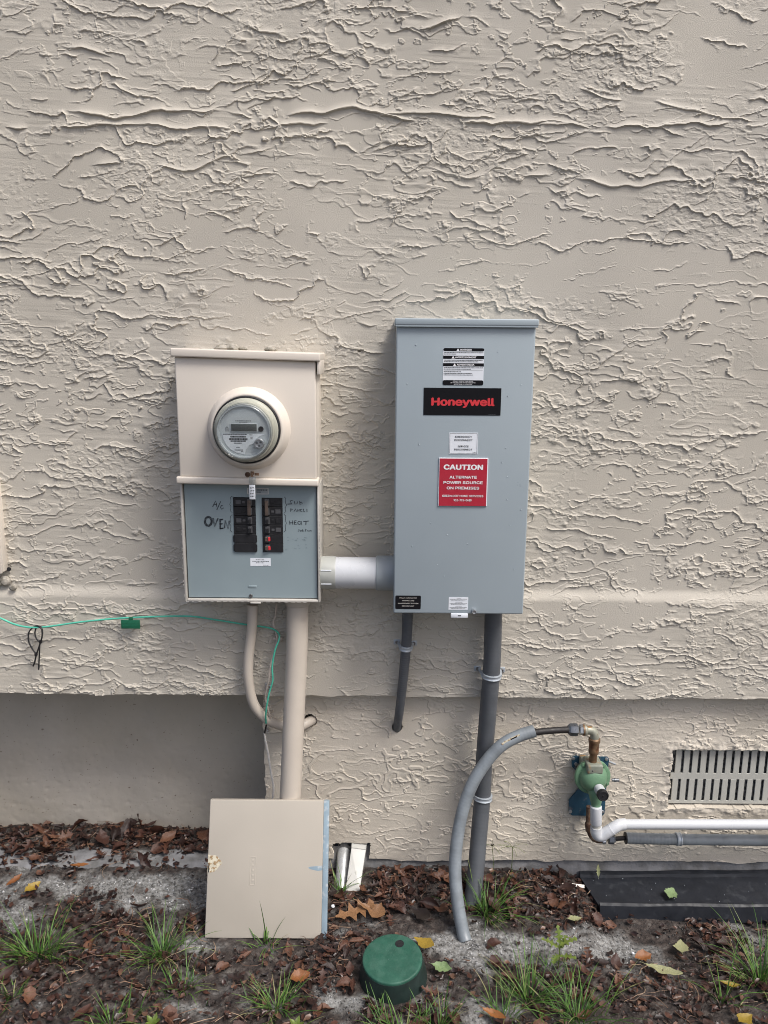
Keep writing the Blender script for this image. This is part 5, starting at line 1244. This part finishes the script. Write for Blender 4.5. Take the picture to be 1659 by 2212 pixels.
# ---------------------------------------------------------------- whole leaves, one by one
def leaf_mesh(name, prof, L, fold, curl, twist, nz, seed):
    """prof: half widths along the blade (fractions of length)"""
    rr = random.Random(seed)
    if len(prof) < 12: prof = [max(.012, float(w)) for w in np.interp(np.linspace(0, 1, 13), np.linspace(0, 1, len(prof)), prof)]
    n = len(prof); vs_ = []; fs_ = []
    for i, w in enumerate(prof):
        t = i / (n - 1); x = (t - .5) * L; zc = curl * L * ((2 * t - 1) ** 2) + rr.uniform(-.006, .006) * L; w = w * rr.uniform(.9, 1.1)
        ja, jb = (rr.uniform(.72, 1.15), rr.uniform(.72, 1.15)) if 0 < i < n - 1 else (1, 1)
        for s in (-1, -.5, 0, .5, 1):
            yy = s * w * L * (ja if s < 0 else jb); z = zc + fold * abs(s) * w * L + twist * (t - .5) * s * w * L * 2 + rr.uniform(-.012, .012) * L
            vs_.append((x + rr.uniform(-.01, .01) * L, yy, z))
    for i in range(n - 1):
        for j in range(4): fs_.append((i * 5 + j, (i + 1) * 5 + j, (i + 1) * 5 + j + 1, i * 5 + j + 1))
    b = len(vs_); s0 = Vector(vs_[2])
    for k in range(3):
        for e in (-.008, .008): vs_.append((s0.x - k * .09 * L, s0.y + e * L * (1 - .2 * k), s0.z + .02 * k * L))
    for k in range(2): fs_.append((b + 2 * k, b + 2 * k + 1, b + 2 * k + 3, b + 2 * k + 2))
    me = bpy.data.meshes.new(name); me.from_pydata(vs_, [], fs_); me.polygons.foreach_set('use_smooth', [True] * len(fs_)); me.update()
    return me
OVAL = [.02, .16, .25, .29, .28, .22, .13, .02]; LONG = [.02, .10, .15, .17, .16, .13, .08, .01]; BROAD = [.04, .22, .34, .38, .34, .25, .15, .03]
OAK = [.03, .06, .22, .08, .10, .30, .09, .10, .27, .08, .07, .17, .02]
MAPLE = [.03, .10, .28, .12, .16, .42, .14, .30, .16, .10, .18, .05, .02]
SPOON = [.03, .05, .07, .10, .15, .22, .27, .26, .18, .04]
protos = [leaf_mesh('dead_leaf', pr, 1, fo, cu, tw, 0, 10 + i) for i, (pr, fo, cu, tw) in enumerate([(OVAL, .35, .12, .3), (OVAL, .8, -.10, .1), (LONG, .5, .18, .4), (BROAD, .3, .15, -.3), (BROAD, .6, -.12, .2), (OAK, .5, .16, .5), (LONG, .9, .05, -.4), (OAK, .25, .12, .2), (OAK, .7, -.1, -.3), (MAPLE, .4, .12, .3)])]
for me in protos: me.materials.append(M['leaf_brown'])
def put_leaf(name, me, x, y, z, s, rz, tx, ty, label, cat, group=None, m_=None):
    o = bpy.data.objects.new(name, me); col.objects.link(o)
    o.location = (x, y, z); o.rotation_euler = (tx, ty, rz); o.scale = (s, s, s)
    return tag(o, label, cat, group)
zones = [('curled brown dead leaf piled against the recessed bay wall', 'brown leaves piled in the bay', (-1.3, -.50), (.03, .225), 70, (.036, .075)),
         ('brown dead leaf in the drift at the wall foot between cover and conduits', 'brown leaves along the wall foot', (-.14, .56), (-.20, .005), 80, (.030, .062)),
         ('brown dead leaf lying on the sandy soil at the lower left', 'brown leaves on the left soil', (-1.05, -.16), (-.60, -.02), 60, (.028, .058)),
         ('brown dead leaf lying on the soil around the valve box', 'brown leaves around the valve box', (-.16, .36), (-.60, -.20), 40, (.028, .055)),
         ('brown dead leaf lying on the soil at the lower right', 'brown leaves on the right soil', (.36, 1.1), (-.60, -.16), 48, (.028, .055))]
rz_ = random.Random(21)
for zi, (lab, grp, xr, yr, cnt, sr) in enumerate(zones):
    for (x, y) in place(cnt, 80 + zi, xr, yr):
        s = rz_.uniform(*sr); up_ = zi < 2 and rz_.random() < .45
        lim = (REC_Y if x < xf else FND_Y) - s * .42
        y = min(y, lim)
        if x > .60 and y > -.17: continue
        put_leaf('dead_leaf', rz_.choice(protos), x, y, gz(x, y) + .007 + rz_.uniform(0, .016 if zi < 2 else .007), s, rz_.uniform(0, 6.28), rz_.gauss(0, .75 if up_ else .28), rz_.gauss(0, .6 if up_ else .22), lab, 'leaf', grp)
# leaves that stand out
_pm = {}
def special(name, prof, fo, cu, tw, m_, px, py, s, rz, label, tx=0., ty=0., lift=.021, Y=None, ground=True):
    me = leaf_mesh(name, prof, 1, fo, cu, tw, 0, int(px * 7 + py)); me.materials.append(M[m_])
    q = at(px, py, Z=.012) if ground else at(px, py, Y)
    z = gz(q.x, q.y) + lift if ground else q.z
    return put_leaf(name, me, q.x, q.y, z, s, rz, tx, ty, label, 'leaf')
special('yellow_leaf', BROAD, .25, .10, .2, 'leaf_yellow', 915, 2037, .060, 2.6, 'bright yellow leaf with brown spots right of the green valve box', .1)
special('yellow_leaf', OVAL, .3, .08, .3, 'leaf_yellow', 70, 1915, .052, 1.0, 'yellow leaf on the sand at the far left', .3)
special('orange_leaf', LONG, .3, .06, .2, 'leaf_orange', 172, 1871, .055, .1, 'orange leaf lying flat on the pale footing ledge', .0)
special('orange_leaf', LONG, .5, .1, .3, 'leaf_orange', 30, 1900, .058, 1.2, 'long orange brown leaf left of the yellow one at far left', .2)
special('orange_leaf', BROAD, .5, .15, .3, 'leaf_orange', 648, 2110, .052, .4, 'orange leaf with yellow edge below the loose panel cover', .2)
special('oak_leaf', OAK, .2, .08, .1, 'leaf_tan', 768, 1975, .115, .35, 'large tan lobed oak leaf right of the loose panel cover', .15, -.15, .022)
special('tan_leaf', SPOON, .3, .12, .2, 'leaf_tan', 801, 1975, .085, -.35, 'curled tan leaf blade lying over the oak leaf', .2, .2, .030)
special('pale_leaf', OVAL, .2, .05, .1, 'leaf_pale', 1241, 1987, .040, .1, 'small pale green leaf below the left end of the trough')
special('pale_leaf', BROAD, .2, .06, .1, 'leaf_pale', 1474, 2023, .050, 1.3, 'pale yellow leaf on the soil in front of the trough')
special('pale_leaf', LONG, .25, .08, .3, 'leaf_pale', 1435, 2091, .090, -.35, 'long pale green leaf lying at the lower right', .1)
special('green_leaf', BROAD, .25, .05, .2, 'leaf_green', 1450, 1930, .050, 1.0, 'green leaf lying in the black trough', .25, 0, .04, -.078, False)
special('yellow_leaf', LONG, .4, .1, .3, 'leaf_yellow', 1577, 2128, .050, -.3, 'yellow leaf in the grass at the right edge', .2)
special('yellow_leaf', BROAD, .3, .1, .2, 'leaf_yellow', 1610, 2206, .045, .5, 'yellow leaf at the bottom right corner')
special('green_leaf', OVAL, .4, .12, .3, 'leaf_green', 955, 2090, .052, -.3, 'yellow green leaf right of the green valve box rim', .3)
special('pale_leaf', LONG, .4, .04, .2, 'leaf_pale', 1292, 1880, .036, 1.57, 'pale yellow leaf tip standing up behind the trough', .0, -1.2, .03, -.002, False)
special('grey_leaf', SPOON, .3, .1, .2, 'litter', 905, 1972, .080, -.7, 'grey brown weathered leaf in the drift beside the conduits', .2, 0, .02)
special('orange_leaf', OVAL, .4, .1, .2, 'leaf_orange', 585, 2002, .030, .4, 'small orange leaf at the lower left corner of the loose cover') if False else None
special('orange_leaf', BROAD, .5, .12, .2, 'leaf_orange', 1390, 2052, .050, .3, 'reddish brown leaf on the soil below the middle of the trough', .2)
special('orange_leaf', LONG, .5, .12, .2, 'leaf_orange', 1068, 2195, .06, -.5, 'orange leaf at the bottom edge beside the tall grass', .2)
# pebbles
for px, py, s, lab in ((719, 1951, .006, 'small white snail shell beside the oak leaf'), (1370, 2030, .004, 'small white pebble on the soil below the trough'), (1454, 2138, .0035, 'tiny white pebble at the lower right'), (1480, 2208, .006, 'pale round pebble at the bottom edge on the right')):
    q = at(px, py, Z=.008); z = gz(q.x, q.y)
    o = MB().lathe([(0, -.4 * s), (.7 * s, -.3 * s), (s, .2 * s), (.75 * s, .7 * s), (0, .95 * s)], (q.x, q.y, z + .004), (.1, -.1, 1), 12).build('pebble', M['white_label'], loc=(q.x, q.y, z))
    tag(o, lab, 'pebble')

# ---------------------------------------------------------------- grass
def tuft(px, py, nb, hgt, spread, label, lean=(0, 0), wd=.0014, droop=.75, Z=0.):
    q = at(px, py, Z=Z); x0, y0 = q.x, q.y; z0 = gz(x0, y0); V, Fc, Rn = [], [], []
    for k in range(nb):
        a = random.uniform(0, 2 * math.pi); rb = abs(random.gauss(0, spread * .45)); bx = rb * math.cos(a + random.uniform(-1, 1)); by = rb * math.sin(a + random.uniform(-1, 1)) * .7
        L = hgt * random.uniform(.3, 1.15); th = random.uniform(.05, 1.0) * droop; dr = random.uniform(.2, 1.5) * droop; rv = random.random(); w = wd * random.uniform(.6, 1.2); b = len(V); p = Vector((bx, by, -.004)); n_ = 6
        pd = Vector((-math.sin(a), math.cos(a), 0))
        for i in range(n_ + 1):
            f = i / n_; ang = th + dr * f * 1.3; ww = w * (1 - f ** 2.2) + .00015
            if i: p = p + (Vector((math.cos(a) * math.sin(ang) + lean[0] * f, math.sin(a) * math.sin(ang) + lean[1] * f, math.cos(ang)))) * (L / n_)
            yl = (REC_Y if x0 + p.x < xf - .01 else FND_Y) - .012
            if y0 + p.y > yl: p.y = yl - y0
            for e in (-1, 0, 1): V.append(tuple(p + pd * ww * e + Vector((0, 0, -abs(e) * ww * .5)))); Rn.append(min(1, rv * .8 + .2 * f))
        for i in range(n_):
            for e in range(2): Fc.append((b + 3 * i + e, b + 3 * i + e + 1, b + 3 * i + e + 4, b + 3 * i + e + 3))
    me = bpy.data.meshes.new('grass_tuft'); me.from_pydata(V, [], Fc); a_ = me.attributes.new('rnd', 'FLOAT', 'POINT'); a_.data.foreach_set('value', np.array(Rn, np.float32)); me.polygons.foreach_set('use_smooth', [True] * len(Fc)); me.update()
    o = link_mesh('grass_tuft', me, M['grass'], None, (x0, y0, z0))
    return tag(o, label, 'grass', 'grass tufts on the soil')
tuft(85, 2062, 110, 0.136, .10, 'bushy grass tuft at the far left')
tuft(350, 2062, 91, 0.136, .085, 'bushy grass tuft left of the loose panel cover')
tuft(398, 2128, 40, 0.100, .06, 'small grass tuft below the one beside the loose cover')
tuft(598, 2168, 73, 0.094, .07, 'bright grass tuft centred below the loose panel cover')
tuft(577, 2040, 23, 0.094, .05, 'sparse arching grass in front of the loose cover', droop=1.0)
tuft(576, 2036, 2, 0.165, .01, 'single tall grass blade standing before the loose cover', droop=.12, wd=.0022)
tuft(1052, 1968, 87, 0.147, .065, 'grass tuft growing around the base of the thick grey conduit', lean=(.15, -.1))
tuft(1140, 2160, 71, 0.147, .09, 'dense grass tuft at the bottom right of the valve box')
tuft(1245, 2200, 88, 0.153, .09, 'tall dense grass clump at the bottom centre right')
tuft(1090, 2195, 30, 0.100, .07, 'low grass left of the dense clumps at the bottom')
tuft(1640, 2120, 82, 0.189, .08, 'tall loose grass tuft at the right edge')
tuft(1560, 2160, 14, 0.150, .03, 'a few long grass blades left of the right edge tuft', droop=.8)
tuft(870, 2235, 82, 0.088, .10, 'low grass along the bottom edge below the valve box')
tuft(950, 2225, 55, 0.088, .08, 'low grass at the bottom edge right of the valve box')
tuft(240, 2210, 50, 0.077, .06, 'small grass tuft at the bottom edge on the left')
tuft(738, 1925, 19, 0.088, .03, 'small grass sprig in front of the white duct outlet', droop=.9)
tuft(25, 2150, 27, 0.071, .05, 'small grass tuft in the lower left corner')
tuft(820, 2170, 12, 0.060, .05, 'thin grass blades against the dark valve box body', droop=.8)
tuft(1185, 2090, 12, 0.090, .05, 'thin scattered blades left of the oak seedling', droop=.7)
# sedge by the conduit
for (bx, by, tx_, ty_, Yb, lab, spokes) in ((1065, 1885, 1063, 1827, -.005, 'slim sedge stem with a dark seed head beside the grey conduit', 4), (1103, 1885, 1107, 1830, -.005, 'slim sedge stem with a spray of thin spokes right of the conduit', 7)):
    b0 = at(bx, by, Yb); t0 = at(tx_, ty_, Yb - .02); r = thing('sedge_stem', lab, 'plant', (b0.x, b0.y, b0.z))
    MB().tube(catmull([b0 + Vector((0, 0, -.02)), b0.lerp(t0, .5) + Vector((.002, 0, 0)), t0], 4), .0009, 6).build('stem', M['sprout'], r)
    mb = MB()
    for k in range(spokes):
        a_ = R_(-60 + 300 * k / spokes + random.uniform(-15, 15)); L = random.uniform(.03, .055)
        e = t0 + Vector((math.cos(a_) * L, -.01, math.sin(a_) * L * .6)); e.y = min(e.y, FND_Y - .016)
        mb.tube(catmull([t0, t0.lerp(e, .5) + Vector((0, 0, .006)), e], 3), .0005, 5)
    mb.build('spoke', M['sprout'], r)
    if spokes == 4:
        mb = MB()
        for k in range(14): mb.tube([t0, t0 + Vector((random.uniform(-.007, .007), random.uniform(-.006, .004), random.uniform(-.002, .010)))], [.0012, .0004], 5)
        mb.build('seed_head', M['litter'], r)
b0 = at(1108, 1888, -.005)
# oak seedling
sq_ = at(1205, 2095, Z=0); sd_ = thing('oak_seedling', 'small yellow green seedling with lobed leaves above the tall grass', 'plant', (sq_.x, sq_.y, gz(sq_.x, sq_.y)))
sz_ = gz(sq_.x, sq_.y); top = Vector((sq_.x, sq_.y, sz_ + .075))
MB().tube([(sq_.x, sq_.y, sz_ - .01), (sq_.x + .002, sq_.y, sz_ + .04), top], .0012, 6).build('stem', M['sprout'], sd_)
for k, (a_, el_, L, hz_) in enumerate(((20, .3, .050, .070), (150, .25, .048, .066), (95, 1.2, .045, .075), (250, .1, .045, .045), (-30, .15, .045, .040), (60, .4, .04, .06))):
    me = leaf_mesh('leaf', OAK, L, .2, -.05, .1, 0, 900 + k); me.materials.append(M['sprout'])
    o = bpy.data.objects.new('leaf', me); col.objects.link(o); o.parent = sd_
    c_ = Vector((math.cos(R_(a_)), math.sin(R_(a_)) * .6, math.tan(el_) if el_ < 1 else 1.5)).normalized()
    o.location = Vector((0, 0, hz_)) + c_ * L * .5; o.rotation_euler = c_.to_track_quat('X', 'Z').to_euler()
for k, (px, py, lab) in enumerate(((330, 2210, 'tiny weed sprout at the bottom left'), (640, 2215, 'small broadleaf weed at the bottom edge'))):
    q = at(px, py, Z=0); r = thing('weed_sprout', lab, 'plant', (q.x, q.y, gz(q.x, q.y)))
    for j in range(5):
        me = leaf_mesh('leaf', OVAL, .022, .2, .1, .1, 0, 950 + 7 * k + j); me.materials.append(M['sprout']); o = bpy.data.objects.new('leaf', me); col.objects.link(o); o.parent = r
        c_ = Vector((math.cos(j * 1.3), math.sin(j * 1.3), .5)).normalized(); o.location = Vector((0, 0, .008)) + c_ * .012; o.rotation_euler = c_.to_track_quat('X', 'Z').to_euler()
